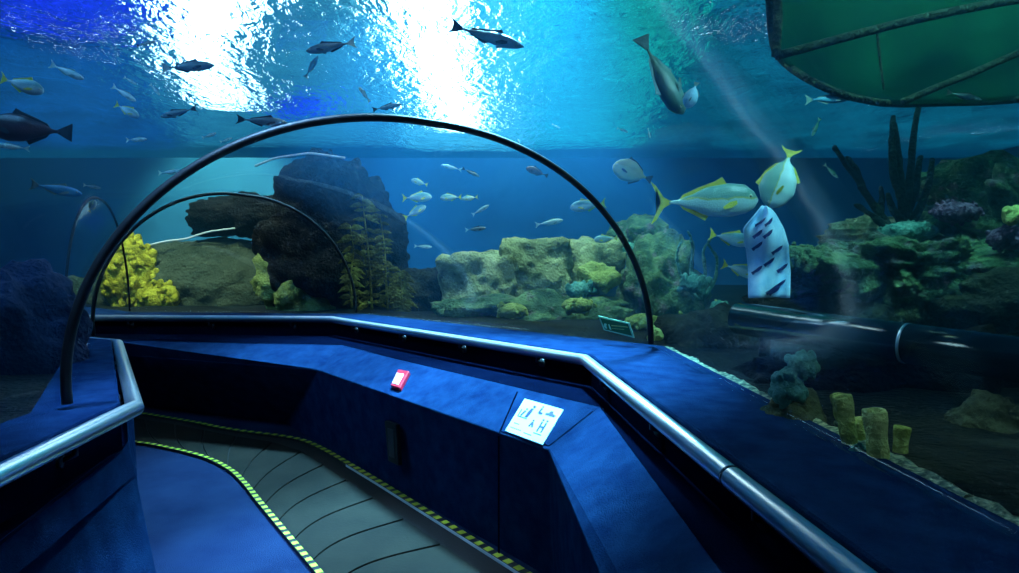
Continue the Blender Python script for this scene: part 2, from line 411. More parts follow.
def stripe_line(pts, name, label, w=.045, pitch=.085):
    root = empty(name, pts[60], label, 'edge line')
    loc = Vector(pts[60]); L = 0; cum = [0]
    for a, b in zip(pts, pts[1:]): cum.append(cum[-1]+(b-a).length)
    def P(s):
        j = 0
        while j < len(cum)-2 and cum[j+1] < s: j += 1
        t = (s-cum[j])/max(1e-9, cum[j+1]-cum[j]); p = pts[j].lerp(pts[j+1], t); d = (pts[j+1]-pts[j]).normalized(); return p, Vector((d.y, -d.x, 0))
    def strip(bm, s0, s1, w, z0, z1, n):
        A = []; B = []
        for i in range(n+1):
            p, nn = P(s0+(s1-s0)*i/n); A.append(p+nn*w/2); B.append(p-nn*w/2)
        zz = lambda r, z: [q-loc+Vector((0, 0, z)) for q in r]
        quadstrip(bm, [zz(A, z0), zz(A, z1), zz(B, z1), zz(B, z0)])
        for i in (0, n): bm.faces.new([bm.verts.new(v) for v in (A[i]-loc+Vector((0, 0, z0)), A[i]-loc+Vector((0, 0, z1)), B[i]-loc+Vector((0, 0, z1)), B[i]-loc+Vector((0, 0, z0)))])
    bm = bmesh.new(); strip(bm, 0, cum[-1], w, .004, .022, 119); obj('black_band', bm, M['black'], root, smooth=False)
    bm = bmesh.new(); s = 0
    while s+pitch < cum[-1]:
        strip(bm, s, s+pitch*.5, w*.9, .018, .0235, 2); s += pitch
    obj('yellow_dashes', bm, M['yellow'], root, smooth=False)
    return root
stripe_line(EL, 'floor_edge_line', 'yellow and black dashed line between blue carpet and grey moving walkway', .035, .075)
stripe_line(ER, 'floor_edge_line', 'yellow and black dashed line at foot of the right carpeted wall', .045, .085)
bm = bmesh.new()
Wl = [e.lerp(f, .03) for e, f in zip(ER, EL)][60:]
quadstrip(bm, [[p+Vector((0, 0, .004)) for p in Wl], [p+Vector((0, 0, .02)) for p in Wl], [p.lerp(q, .003)+Vector((0, 0, .02)) for p, q in zip(Wl, EL[60:])], [p.lerp(q, .003)+Vector((0, 0, .004)) for p, q in zip(Wl, EL[60:])]])
struct('trim_walkway_strip', bm, M['white_line'])

# ------------------------------------------------------------------ fittings on the right wall
def plane_frame(quadpx, rowsA, dropA, rowsB):
    pass
# frame of the sloped face of leg two
f1, f2, s1, s2 = R_foot[1], R_foot[2], R_shelf[1], R_shelf[2]
UX = (f1-f2).normalized(); NV = UX.cross((s2-f2)).normalized()
if NV.z < 0: NV = -NV
UY = NV.cross(UX).normalized()
if UY.z < 0: UY = -UY
def hitslope(px, py, lift=0):
    d = ray(px, py); o = Vector((0, 0, EYE)); p0 = f2+NV*lift
    return o+d*((p0-o).dot(NV)/d.dot(NV))
# access housing that carries the pictogram sign: raised pad
pad_px = [(519, 393), (594, 411), (549, 446.5), (501, 432)]
pad = [hitslope(*p) for p in pad_px]
ctr = sum(pad, Vector())/4
bm = bmesh.new(); prism(bm, [((p-ctr).dot(UX), (p-ctr).dot(UY)) for p in pad], Vector(), UX, UY, NV, .005)
pb = obj('sloped_access_panel', bm, M['carpet'], loc=ctr, smooth=False)
m = pb.modifiers.new('bev', 'BEVEL'); m.width = .002
tag(pb, 'blue carpeted raised access panel on the sloped ledge under the white pictogram sign', 'access panel')
# pictogram sign
sp = [hitslope(x, y, .005) for x, y in ((525, 399.5), (564, 410.5), (543, 445.5), (505.5, 431.5))]
sc0 = sum(sp, Vector())/4
root = empty('pictogram_sign', sc0, 'white sign with dark blue pictograms on the sloped blue ledge', 'sign')
bm = bmesh.new(); prism(bm, [((p-sc0).dot(UX), (p-sc0).dot(UY)) for p in sp], Vector(), UX, UY, NV, .006)
obj('sign_plate', bm, M['sign_white'], root, smooth=False)
def bil(u, v): return (sp[3].lerp(sp[2], u)).lerp(sp[0].lerp(sp[1], u), v)-sc0
def picto(name, poly):
    bm = bmesh.new(); pts = [bil(*q) for q in poly]
    a = [bm.verts.new(p+NV*.006) for p in pts]; b = [bm.verts.new(p+NV*.008) for p in pts]
    bm.faces.new(b)
    for i in range(len(a)): bm.faces.new((a[i], a[(i+1) % len(a)], b[(i+1) % len(a)], b[i]))
    return bm
def join(polys):
    bm = bmesh.new()
    for poly in polys:
        pts = [bil(*q) for q in poly]
        b = [bm.verts.new(p+NV*.008) for p in pts]; a = [bm.verts.new(p+NV*.006) for p in pts]
        bm.faces.new(b)
        for i in range(len(a)): bm.faces.new((a[i], a[(i+1) % len(a)], b[(i+1) % len(a)], b[i]))
    return bm
def disc(u, v, r, n=10): return [(u+r*math.cos(2*PI*i/n), v+r*1.1*math.sin(2*PI*i/n)) for i in range(n)]
def rect(u, v, w, h): return [(u, v), (u+w, v), (u+w, v+h), (u, v+h)]
obj('pictogram', join([[(.26, .50), (.32, .50), (.35, .62), (.36, .78), (.30, .78), (.27, .66)], disc(.35, .84, .035),
    rect(.08, .46, .26, .02), rect(.08, .46, .02, .22), [(.13, .50), (.17, .50), (.22, .66), (.18, .68)], disc(.21, .72, .025)]), M['ink'], root, smooth=False)
obj('pictogram', join([[(.50, .70), (.60, .68), (.61, .74), (.54, .76), (.56, .86), (.52, .87)], disc(.54, .91, .02)]), M['ink'], root, smooth=False)
obj('pictogram', join([[(.68, .72), (.90, .72), (.92, .77), (.84, .80), (.82, .86), (.77, .86), (.74, .79), (.68, .77)]]), M['ink'], root, smooth=False)
obj('pictogram', join([[(.46, .30), (.50, .30), (.51, .36), (.54, .30), (.58, .31), (.53, .44), (.49, .44)], disc(.51, .48, .022)]), M['ink'], root, smooth=False)
obj('pictogram', join([rect(.70, .24, .035, .28), rect(.80, .24, .035, .28), rect(.72, .36, .10, .05), disc(.718, .57, .024), disc(.818, .57, .024), rect(.66, .18, .20, .02)]), M['ink'], root, smooth=False)
obj('pictogram', join([rect(.08+.05*i, .12, .03, .018) for i in range(6)]+[rect(.45, .10, .2, .015), rect(.10, .26, .14, .012)]), M['ink'], root, smooth=False)
# red call point
rp = [hitslope(x, y) for x, y in ((399.5, 372.5), (410.5, 374.5), (401.5, 391.5), (392, 388.5))]
rc = sum(rp, Vector())/4
root = empty('red_call_point', rc, 'small red box with a white window on the sloped blue ledge', 'call point')
loc2 = lambda P, c: [((p-c).dot(UX), (p-c).dot(UY)) for p in P]
bm = bmesh.new(); prism(bm, loc2(rp, rc), Vector(), UX, UY, NV, .028); bevel_all(bm, .004); obj('housing', bm, M['red'], root, smooth=False)
ip = [rc+(p-rc)*.62+UY*(-.012) for p in rp]
bm = bmesh.new(); prism(bm, loc2(ip, rc), NV*.028, UX, UY, NV, .003); obj('window', bm, M['sign_white'], root, smooth=False)
# black slot in the lower wall
VN = UX.cross(Vector((0, 0, 1))).normalized()
if VN.y > 0: VN = -VN
def hitwall(px, py, lift=0):
    d = ray(px, py); o = Vector((0, 0, EYE)); return o+d*((f2+VN*lift-o).dot(VN)/d.dot(VN))
bp = [hitwall(x, y) for x, y in ((388.5, 420), (400, 424), (402.5, 465), (392, 460))]
bc = sum(bp, Vector())/4; ZU = Vector((0, 0, 1))
root = empty('black_wall_box', bc, 'black narrow upright box on the dark blue wall beneath the red box', 'wall box')
bm = bmesh.new(); prism(bm, [((p-bc).dot(UX), (p-bc).z) for p in bp], Vector(), UX, ZU, VN, .03); bevel_all(bm, .005); obj('housing', bm, M['black'], root, smooth=False)
bm = bmesh.new(); prism(bm, [((p-bc).dot(UX)*.55, (p-bc).z*.7) for p in bp], VN*.03, UX, ZU, VN, .004); obj('cover_plate', bm, M['dark_steel'], root, smooth=False)
# seam below the pad
bm = bmesh.new(); a = hitwall(499, 436); b = Vector((a.x, a.y, .02)); 
prism(bm, [(-.006, 0), (.006, 0), (.006, a.z), (-.006, a.z)], Vector((a.x, a.y, 0)), UX, ZU, VN, .004); struct('trim_seam', bm, M['recess'])
bm = bmesh.new(); a = hitslope(517.5, 392)-ctr; b = hitslope(499, 434.5)-ctr
prism(bm, [(a.dot(UX)-.006, a.dot(UY)), (a.dot(UX)+.004, a.dot(UY)), (b.dot(UX)+.004, b.dot(UY)), (b.dot(UX)-.006, b.dot(UY))], ctr, UX, UY, NV, .003); struct('trim_seam_2', bm, M['recess'])
# exit sign on the acrylic
def sign_at(px4, Y):
    return [at(x, y, Y+dy) for (x, y), dy in zip(px4, (0, .0, .0, 0))]
ep = [at(600.5, 318.5, 4.10), at(630.5, 320, 4.0), at(632.5, 335, 4.0), at(603.5, 332.5, 4.10)]
ec = sum(ep, Vector())/4
EX = (ep[1]-ep[0]).normalized(); EY = (ep[0]-ep[3]).normalized(); EN = EX.cross(EY).normalized()
if EN.y > 0: EN = -EN
root = empty('exit_sign', ec, 'small green exit sign with pale border at the tunnel corner', 'sign')
q = [((p-ec).dot(EX), (p-ec).dot(EY)) for p in ep]
bm = bmesh.new(); prism(bm, q, Vector(), EX, EY, EN, .006); obj('border', bm, M['green_pale'], root, smooth=False)
bm = bmesh.new(); prism(bm, [(x*.89, y*.80) for x, y in q], EN*.006, EX, EY, EN, .003); obj('face', bm, M['green_sign'], root, smooth=False)
w = abs(q[1][0]-q[0][0])/2; hh = abs(q[0][1]-q[3][1])/2
bm = bmesh.new()
prism(bm, [(-.82*w, -.05*hh), (-.72*w, -.35*hh), (-.62*w, -.30*hh), (-.66*w, .0), (-.60*w, .30*hh), (-.72*w, .42*hh), (-.80*w, .2*hh)], EN*.009, EX, EY, EN, .002)
prism(bm, [(-.50*w, .3*hh), (-.42*w, .3*hh), (-.36*w, -.45*hh), (-.46*w, -.4*hh)], EN*.009, EX, EY, EN, .002)
obj('running_figure', bm, M['green_pale'], root, smooth=False)
bm = bmesh.new()
prism(bm, [(-.3*w, .22*hh), (.8*w, .10*hh), (.8*w, -.02*hh), (-.3*w, .08*hh)], EN*.009, EX, EY, EN, .002)
prism(bm, [(-.3*w, -.22*hh), (.5*w, -.30*hh), (.5*w, -.36*hh), (-.3*w, -.28*hh)], EN*.009, EX, EY, EN, .002)
obj('faded_lettering', bm, M['olive_coral'], root, smooth=False)

# ------------------------------------------------------------------ tank shell, surface, water
XA, XB, YA, YB = -11.0, 9.5, -4.2, 13.5
def slab(name, pts, mat):
    bm = bmesh.new(); bm.faces.new([bm.verts.new(p) for p in pts]); return struct(name, bm, mat)
slab('wall_back', [(XA, YB, 0), (XB, YB, 0), (XB, YB, SURF+.01), (XA, YB, SURF+.01)], M['tank_wall'])
slab('wall_tank_left', [(XA, YA, 0), (XA, YB, 0), (XA, YB, SURF+.01), (XA, YA, SURF+.01)], M['tank_wall'])
slab('wall_tank_right', [(XB, YA, 0), (XB, YB, 0), (XB, YB, SURF+.01), (XB, YA, SURF+.01)], M['tank_wall'])
slab('wall_front', [(XA, YA, 0), (XB, YA, 0), (XB, YA, SURF+.01), (XA, YA, SURF+.01)], M['tank_wall'])
foot = [Vector((p.x, p.y, 0)) for p in off(R_acr, L_acr, .0)]+[Vector((p.x, p.y, 0)) for p in off(L_acr, R_acr, .0)][::-1]
def inside(x, y, poly):
    c = False; n = len(poly)
    for i in range(n):
        a, b = poly[i], poly[(i+1) % n]
        if (a.y > y) != (b.y > y) and x < (b.x-a.x)*(y-a.y)/(b.y-a.y)+a.x: c = not c
    return c
bm = bmesh.new(); stp = .12; nx = int((XB-XA)/stp); ny = int((YB-YA)/stp)
grid = {}
def gz(x, y): return .93+.03*fbm((x*1.3, y*1.3, 0), 3)
shr = []
for poly_pts in (foot,):
    cen = None
inner_poly = [Vector((p.x, p.y, 0)) for p in off(R_acr, L_acr, .03)]+[Vector((p.x, p.y, 0)) for p in off(L_acr, R_acr, .03)][::-1]
for i in range(nx):
    for j in range(ny):
        x = XA+(i+.5)*(XB-XA)/nx; y = YA+(j+.5)*(YB-YA)/ny
        if inside(x, y, inner_poly): continue
        q = []
        for di, dj in ((0, 0), (1, 0), (1, 1), (0, 1)):
            k = (i+di, j+dj)
            if k not in grid:
                X = XA+k[0]*(XB-XA)/nx; Y = YA+k[1]*(YB-YA)/ny; grid[k] = bm.verts.new((X, Y, gz(X, Y)))
            q.append(grid[k])
        bm.faces.new(q)
struct('ground_tank_bed', bm, M['ground'], True)
bm = bmesh.new(); A = []; B = []
for i in range(60):
    p = R_acr[0].lerp(R_acr[1], i/59); q = L_acr[0].lerp(L_acr[1], i/59); d = (p-q); d.z = 0; d.normalize()
    w = .16+.06*noise.noise(Vector((i*.3, 0, 0)))
    A.append(p+d*.06+Vector((0, 0, -.03))); B.append(p+d*(.06+w)+Vector((0, 0, -.10)))
mid = [(a+b)/2+Vector((0, 0, .045)) for a, b in zip(A, B)]
quadstrip(bm, [A, mid, B])
bmesh.ops.subdivide_edges(bm, edges=bm.edges[:], cuts=2)
for v in bm.verts: v.co.z += .012*noise.noise(v.co*25)
o = obj('gravel_border', bm, M['gravel']); tag(o, 'speckled gravel border heaped along the right foot of the acrylic', 'gravel', kind='stuff')
bm = bmesh.new(); bm.faces.new([bm.verts.new(p) for p in ((XA, YB, SURF), (XB, YB, SURF), (XB, YA, SURF), (XA, YA, SURF))])
o = obj('water_surface', bm, M['surface'], smooth=False); tag(o, 'rippled water surface seen from beneath, over the whole tank', 'water', kind='stuff')
# water body with the tunnel cut out of it
bm = bmesh.new()
bmesh.ops.create_cube(bm, size=1, matrix=Matrix.Translation(((XA+XB)/2, (YA+YB)/2, (SURF-.32)/2)) @ Matrix.Diagonal((XB-XA-.02, YB-YA-.02, SURF+.30, 1)))
def cav(k):
    a = arch(k, 24, .045); r, l = a[0].copy(), a[-1].copy(); r.z = l.z = -.05
    return [r]+a+[l]
rows = [cav(k) for k in range(5)]
vs = [[bm.verts.new(p) for p in r] for r in rows]; n = len(vs[0])
nf = []
for i in range(4):
    for j in range(n):
        nf.append(bm.faces.new((vs[i][j], vs[i][(j+1) % n], vs[i+1][(j+1) % n], vs[i+1][j])))
nf.append(bm.faces.new(vs[0][::-1])); nf.append(bm.faces.new(vs[4]))
bmesh.ops.recalc_face_normals(bm, faces=nf)
bmesh.ops.reverse_faces(bm, faces=nf)
o = obj('tank_water', bm, M['water'], smooth=False); tag(o, 'clear blue water filling the tank around the tunnel', 'water', kind='stuff')
# dark wall closing the corridor behind the viewer
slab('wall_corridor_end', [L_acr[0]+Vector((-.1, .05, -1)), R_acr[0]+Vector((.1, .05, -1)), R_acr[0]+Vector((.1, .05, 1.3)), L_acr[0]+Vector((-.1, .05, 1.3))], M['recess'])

# lamp banks over the water, plus glow panels added to colour the surface
def lamp_or_glow_panel(name, label, pts, z, mat, thick=.06):
    bm = bmesh.new(); root = empty(name, (sum(p[0] for p in pts)/len(pts), sum(p[1] for p in pts)/len(pts), z), label, 'lamp')
    L = root.location
    a = [bm.verts.new((x-L.x, y-L.y, 0)) for x, y in pts]; bm.faces.new(a); bm.normal_update()
    if bm.faces[:][0].normal.z > 0: bmesh.ops.reverse_faces(bm, faces=bm.faces[:])
    obj('diffuser', bm, mat, root, smooth=False)
    bm = bmesh.new(); prism(bm, [(x-L.x, y-L.y) for x, y in pts], Vector((0, 0, .01)), Vector((1, 0, 0)), Vector((0, 1, 0)), Vector((0, 0, 1)), thick)
    obj('housing', bm, M['dark_steel'], root, smooth=False)
    return root
def surfxy(px, py): p = onz(px, py, EYE-SURF); return (p.x, p.y)
HL = 1.6; ZL = SURF+HL
def emit_mottled(name, c0, c1, st, scale=4):  # noise put into the glow so the ripples show contrast
    m, nt, out = newmat(name); e = nt.nodes.new('ShaderNodeEmission'); e.inputs[1].default_value = st
    nt.links.new(ramp(nt, noise_n(nt, coords(nt), scale, 3), [(.38, c0), (.62, c1)]), e.inputs[0]); nt.links.new(e.outputs[0], out.inputs[0]); return m
W1 = emit('white_lamp', (.80, .95, 1.0), 9)
WC = emit_mottled('cyan_glow', (.02, .30, .50), (.20, .85, 1.0), 1.0, 3); W2 = emit_mottled('teal_glow', (.003, .10, .14), (.02, .62, .56), 1.2, 3.5)  # cyan and teal glow added to tint the surface from above
W3 = emit_mottled('blue_lamp_and_glow', (.002, .01, .25), (.02, .05, 1.0), 1.5, 4); W4 = emit_mottled('soft_cyan_glow', (.01, .14, .30), (.08, .46, .66), .9, 3)
def band(pxs, back=None):
    out = []
    for p in pxs:
        x, y = surfxy(*p); r = math.hypot(x, y); out.append((x*(1+HL*1.02/r), y*(1+HL*1.02/r)))
    if back is not None:      # the strip runs on over the viewer's head
        out[0:2] = [(-.75, back), (-.1, back)]
    return out
lamp_or_glow_panel('lamp_or_added_glow', 'long white lamp strip glaring through the surface above the tunnel arch', band([(380, -60), (462, -60), (452, 0), (478, 132), (446, 132), (388, 0)], 2.4), ZL, W1)
lamp_or_glow_panel('lamp_or_added_glow', 'white lamp square over the walkway just behind the viewer', [(-.1, -2.6), (1.1, -2.6), (1.1, -1.0), (-.1, -1.0)], SURF+.5, W1)
lamp_or_glow_panel('lamp_or_added_glow', 'white lamp patch glaring through the surface in the upper left', band([(160, -60), (262, -60), (252, 0), (215, 66), (250, 110), (212, 108), (180, 66), (170, 0)]), ZL, W1)
lamp_or_glow_panel('lamp_or_added_glow', 'added cyan glow panel behind the surface around the long white glare', band([(330, -90), (530, -90), (520, 0), (530, 152), (410, 152), (352, 0)]), ZL+.12, WC)
lamp_or_glow_panel('lamp_or_added_glow', 'wide added teal glow panel behind the rippled surface right of the white glare', band([(500, -90), (800, -90), (700, 0), (640, 150), (484, 152)]), ZL+.24, W2)
lamp_or_glow_panel('lamp_or_added_glow', 'wide added pale blue glow panel behind the surface between the two white glares', band([(120, -90), (372, -90), (378, 0), (440, 150), (190, 150), (130, 60)]), ZL+.36, W4)
lamp_or_glow_panel('lamp_or_added_glow', 'deep blue lamp panel behind the surface in the top left corner', band([(-80, -60), (150, -60), (140, 40), (0, 30)]), ZL, W3)
lamp_or_glow_panel('lamp_or_added_glow', 'small added deep blue glow panel behind the surface above the tunnel crown', band([(285, 95), (330, 95), (325, 118), (275, 120)]), ZL-.1, W3)

GLINT_BULB = emit('glint_bulb_glow', (.85, .95, 1.0), 9)
def glint_bulbs(label, pxs):  # added bulbs, hung only to make glints on the surface
    pts = [Vector((*band([p])[0], ZL-.5)) for p in pxs]; root = empty('glint_string', pts[0], label, 'glint bulbs')
    bm = bmesh.new(); tube(bm, [p-pts[0]+Vector((0, 0, .06)) for p in pts], .012, 6); obj('cable', bm, M['black'], root)
    for p in pts:
        bm = bmesh.new(); bmesh.ops.create_icosphere(bm, subdivisions=2, radius=.016, matrix=Matrix.Translation(p-pts[0])); obj('added_glint_bulb', bm, GLINT_BULB, root)
glint_bulbs('added string of small bulbs glittering through the surface along the right of the green net', [(700, 4), (735, 18), (760, 6), (790, -4), (850, 4), (884, 12), (905, 20), (935, 32), (990, 10)])
glint_bulbs('added string of small bulbs glittering low over the right hand reef', [(868, 146), (905, 136), (930, 132), (950, 128), (975, 128), (1000, 126), (1030, 122)])
glint_bulbs('added string of small bulbs glittering in the deep blue top left corner', [(10, 6), (40, 14), (62, 26), (90, 20), (104, 6), (118, 22), (140, 12), (64, 36), (100, 44)])

lamp_or_glow_panel('lamp_or_added_glow', 'added dim blue glow panel behind the dark rippled surface over the right hand reef', band([(716, -90), (1180, -90), (1100, 0), (1060, 152), (650, 152), (710, 0)]), ZL+.3, emit_mottled('dim_blue_glow', (.0, .006, .03), (.01, .26, .42), 1.0, 1.4))  # added glow so the dark surface shows ripples
lamp_or_glow_panel('lamp_or_added_glow', 'added dim blue glow panel behind the dark rippled surface over the left part of the tank', band([(-140, 34), (120, 44), (180, 152), (-60, 152)]), ZL+.3, emit_mottled('dim_blue_glow', (.0, .006, .04), (.006, .12, .50), 1.0, 1.4))

# ------------------------------------------------------------------ rocks and reef
def ico(sub): 
    bm = bmesh.new(); bmesh.ops.create_icosphere(bm, subdivisions=sub, radius=1); return bm
def rock_bm(size, seed, sub=5, rough=.35, freq=1.3, terr=0, block=0):
    bm = ico(sub); sx, sy, sz = size; sd = Vector((seed*7.3, seed*3.1, seed*5.7)); mean = (sx*sy*sz)**(1/3)
    for v in bm.verts:
        n = v.co.copy()
        if block:      # squarer outline
            k = max(abs(n.x), abs(n.y), abs(n.z)); n = n.lerp(n/k*.85, block)
        p = Vector((n.x*sx, n.y*sy, n.z*sz))
        q = p/mean*freq+sd
        d = fbm(q, 5)*rough
        r = 1-abs(noise.noise(q*2.1+Vector((9, 2, 4))))*2
        d += .12*r*rough
        p = p*(1+d)
        p += v.co*(noise.noise(p*7+sd)*.045+noise.noise(p*17+sd)*.022)*mean**.5
        if terr:
            s = terr; z = p.z/s; f = z-math.floor(z); p.z = s*(math.floor(z)+(f**3 if f < 1 else f))
            k = 1+.05*math.sin(z*2*PI); p.x *= k; p.y *= k
        v.co = p
    return bm
def rock(loc, size, mat, label, seed, name='reef_rock', cat='rock', sub=5, rot=0, group='reef rocks', **kw):
    o = obj(name, rock_bm(size, seed, sub, **kw), M[mat], loc=loc); o.rotation_euler.z = rot
    return tag(o, label, cat, group)
def sizepx(wpx, hpx, Y, depth): return (wpx/2*Y/FPX, depth, hpx/2*Y/FPX)
def rockpx(cx, cy, wpx, hpx, Y, depth, mat, label, seed, **kw):
    return rock(at(cx, cy, Y), sizepx(wpx, hpx, Y, depth), mat, label, seed, **kw)
# right hand reef: ledges over a cave, its shade put into dark rock colours
rockpx(1070, 246, 330, 140, 5.4, .9, 'rock_green', 'broad mossy reef shelf rising to the right edge above the dark cave', 1, sub=6, rough=.5, freq=2.2)
rockpx(905, 272, 230, 62, 4.8, .5, 'rock_green', 'low mossy reef ledge in front of the dark branching coral', 2, sub=6, rough=.5, freq=2.4)
rockpx(975, 185, 110, 40, 6.2, .5, 'rock_green', 'flat layered rock topping the reef at the right edge', 3, terr=.07)
rockpx(870, 236, 90, 36, 5.6, .4, 'rock_pale', 'small brownish layered rock left of the dark branches', 4, terr=.05)
rockpx(1010, 300, 170, 70, 4.4, .5, 'rock_dark', 'overhang blackened for shade beneath the mossy shelf at the right edge', 5)
rockpx(900, 322, 320, 90, 5.0, .5, 'rock_dark', 'long back of the cave, blackened for shade, under the mossy reef ledge', 6)
rockpx(900, 388, 330, 110, 3.3, .4, 'rock_black', 'large boulder blackened for shade, low in the cave behind the yellow sponges', 7)
rockpx(996, 440, 84, 96, 2.35, .15, 'rock_mound', 'dim rough boulder low at the right edge in the cave', 8)
rockpx(735, 356, 170, 90, 4.6, .4, 'rock_dark', 'dim rock mass left of the cave behind the tunnel corner', 9)
rockpx(792, 418, 52, 52, 2.3, .10, 'rock_mound', 'grey-green stump of rock below the teal coral near the ledge', 10, sub=4)
rockpx(1008, 512, 70, 26, 1.95, .10, 'teal_coral', 'flat turquoise rock lying at the lower right beyond the ledge', 11, sub=4)
# centre reef
rockpx(480, 286, 80, 76, 7.4, .5, 'rock_pale', 'green flat topped block at the left end of the middle reef', 12, block=.6, rough=.22)
rockpx(535, 268, 76, 66, 7.5, .5, 'rock_pale', 'tall pale block in the middle of the middle reef', 13, block=.8, rough=.2)
rockpx(590, 262, 70, 50, 7.9, .5, 'rock_pale', 'pale block with shaded face at the right end of the middle reef', 14, block=.8, rough=.2)
rockpx(598, 280, 38, 34, 6.9, .2, 'olive_coral', 'round olive knob in front of the pale blocks', 15, sub=4)
rockpx(535, 318, 190, 44, 6.8, .5, 'rock_green', 'long green bank of rubble at foot of the middle reef', 16, rough=.4)
rockpx(430, 300, 90, 60, 7.6, .4, 'rock_dark', 'shadowy dark boulder between the kelp and the middle reef', 17, rough=.4)
rockpx(660, 300, 80, 120, 7.0, .4, 'rock_green', 'dim upright rock behind the tunnel ring on its right', 18, rough=.35)
rockpx(640, 240, 60, 44, 8.2, .4, 'rock_green', 'low hazy rock behind the small silver fish near the ring', 19)
# dark rock pier in the bend
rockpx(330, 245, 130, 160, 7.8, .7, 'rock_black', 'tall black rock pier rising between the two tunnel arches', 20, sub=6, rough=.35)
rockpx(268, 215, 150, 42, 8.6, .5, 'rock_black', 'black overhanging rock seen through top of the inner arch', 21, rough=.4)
rockpx(296, 285, 72, 74, 7.4, .25, 'olive_coral', 'mottled olive coral rock inside the inner arch on the right', 22, rough=.5)
rockpx(215, 296, 250, 112, 8.8, .9, 'rock_mound', 'broad smooth grey mound seen through the inner arch', 23, sub=6, rough=.15)
# far backdrop of the tank on the left
rockpx(40, 330, 260, 110, 9.0, .8, 'rock_mound', 'hazy rock bank far off in the left part of the tank', 24, rough=.3)
rockpx(10, 365, 140, 190, 3.5, .35, 'rock_haze', 'tall added rock, coloured as hazy blue water, behind the left acrylic pane', 27, rough=.25)  # added to hide the far tunnel; water haze is in its colour

# ------------------------------------------------------------------ corals, sponges, kelp
def cluster(name, label, cat, cx, cy, wpx, hpx, Y, mat, n, seed, rb=.3, group=None, depth=None):
    "a knobbly colony: many lobes grown out of one body"
    rnd = random.Random(seed); W = wpx*Y/FPX/2; H = hpx*Y/FPX/2; D = depth or W*.7
    bm = bmesh.new()
    cv = bmesh.ops.create_icosphere(bm, subdivisions=3, radius=1, matrix=Matrix.Diagonal((W*.9, D*.9, H*.9, 1)))['verts']
    for v in cv: v.co *= 1+.25*noise.noise(v.co*6+Vector((seed, 3, 0)))
    for k in range(n):
        while True:
            p = Vector((rnd.uniform(-1, 1), rnd.uniform(-1, 1), rnd.uniform(-1, 1)))
            if .55 < p.length < 1: break
        q = Vector((p.x*W, p.y*D, p.z*H)); r = rb*min(W, H)*rnd.uniform(.6, 1.3)
        mm = Matrix.Translation(q) @ Matrix.Rotation(rnd.uniform(0, 6), 4, 'Z') @ Matrix.Diagonal((r, r*.9, r*rnd.uniform(.9, 1.5), 1))
        vs = bmesh.ops.create_icosphere(bm, subdivisions=2, radius=1, matrix=mm)['verts']
        for v in vs: v.co += (v.co-q)*.25*noise.noise(v.co*18+Vector((seed, 0, 0)))
    o = obj(name, bm, M[mat], loc=at(cx, cy, Y)); return tag(o, label, cat, group)
cluster('yellow_coral', 'bright yellow bushy coral glowing at the left of the inner arch', 'coral', 128, 275, 56, 80, 8.0, 'yellow_coral', 260, 1, .13)
cluster('yellow_coral', 'low yellow-olive coral tail at the right foot of the bright yellow coral', 'coral', 158, 298, 44, 34, 7.8, 'yellow_coral', 120, 2, .15)
cluster('knobby_coral', 'turquoise knobby coral head high on the stump beside the ledge', 'coral', 802, 366, 34, 26, 2.3, 'teal_coral', 40, 3)
cluster('knobby_coral', 'grey-green knobby coral lump left of and below the turquoise head', 'coral', 788, 388, 34, 34, 2.28, 'teal_coral', 40, 4)
cluster('knobby_coral', 'pale green coral tuft at the foot of the olive knob', 'coral', 580, 290, 30, 18, 6.7, 'teal_coral', 26, 5)
cluster('knobby_coral', 'pale grey-green coral crust along left front of the mossy ledge', 'coral', 800, 262, 70, 36, 4.6, 'rock_green', 180, 6, .15)
cluster('knobby_coral', 'purple-grey coral crust in the dip behind the mossy ledge', 'coral', 956, 212, 50, 24, 4.5, 'purple_coral', 120, 7, .15)
cluster('knobby_coral', 'reddish purple coral crust at the right edge of the mossy shelf', 'coral', 1010, 238, 44, 26, 4.3, 'purple_coral', 100, 8, .15)
cluster('knobby_coral', 'small round yellow-green coral ball on the shelf near the right edge', 'coral', 1012, 214, 18, 18, 4.2, 'sponge', 14, 9, .5)
cluster('knobby_coral', 'bluish coral crust at the foot of the dark branches', 'coral', 905, 232, 60, 24, 4.7, 'teal_coral', 120, 10, .15)
cluster('knobby_coral', 'pale coral tuft behind the fish print reflection near the tunnel ring', 'coral', 694, 284, 34, 20, 5.2, 'teal_coral', 30, 11)
cluster('knobby_coral', 'small yellowish coral ball standing near the exit sign', 'coral', 656, 335, 14, 18, 4.6, 'sponge', 12, 12, .5)
cluster('knobby_coral', 'pale coral frill on a stalk left of the cave', 'coral', 719, 308, 18, 16, 4.8, 'teal_coral', 18, 13, .4)
cluster('knobby_coral', 'hazy grey-green coral tuft behind the exit sign rock', 'coral', 632, 252, 44, 22, 7.6, 'teal_coral', 40, 14)
for k, (x, y, Y) in enumerate([(640, 322, 5.4), (578, 306, 6.2), (512, 312, 6.4), (470, 308, 6.6)]):
    cluster('knobby_coral', ['pale crust patch left of the small yellowish coral ball', 'light green crust under the pale coral tuft', 'green crust near middle of the rubble bank', 'green crust at left end of the rubble bank'][k], 'coral', x, y, 34, 18, Y, 'olive_coral', 26, 20+k, .3)

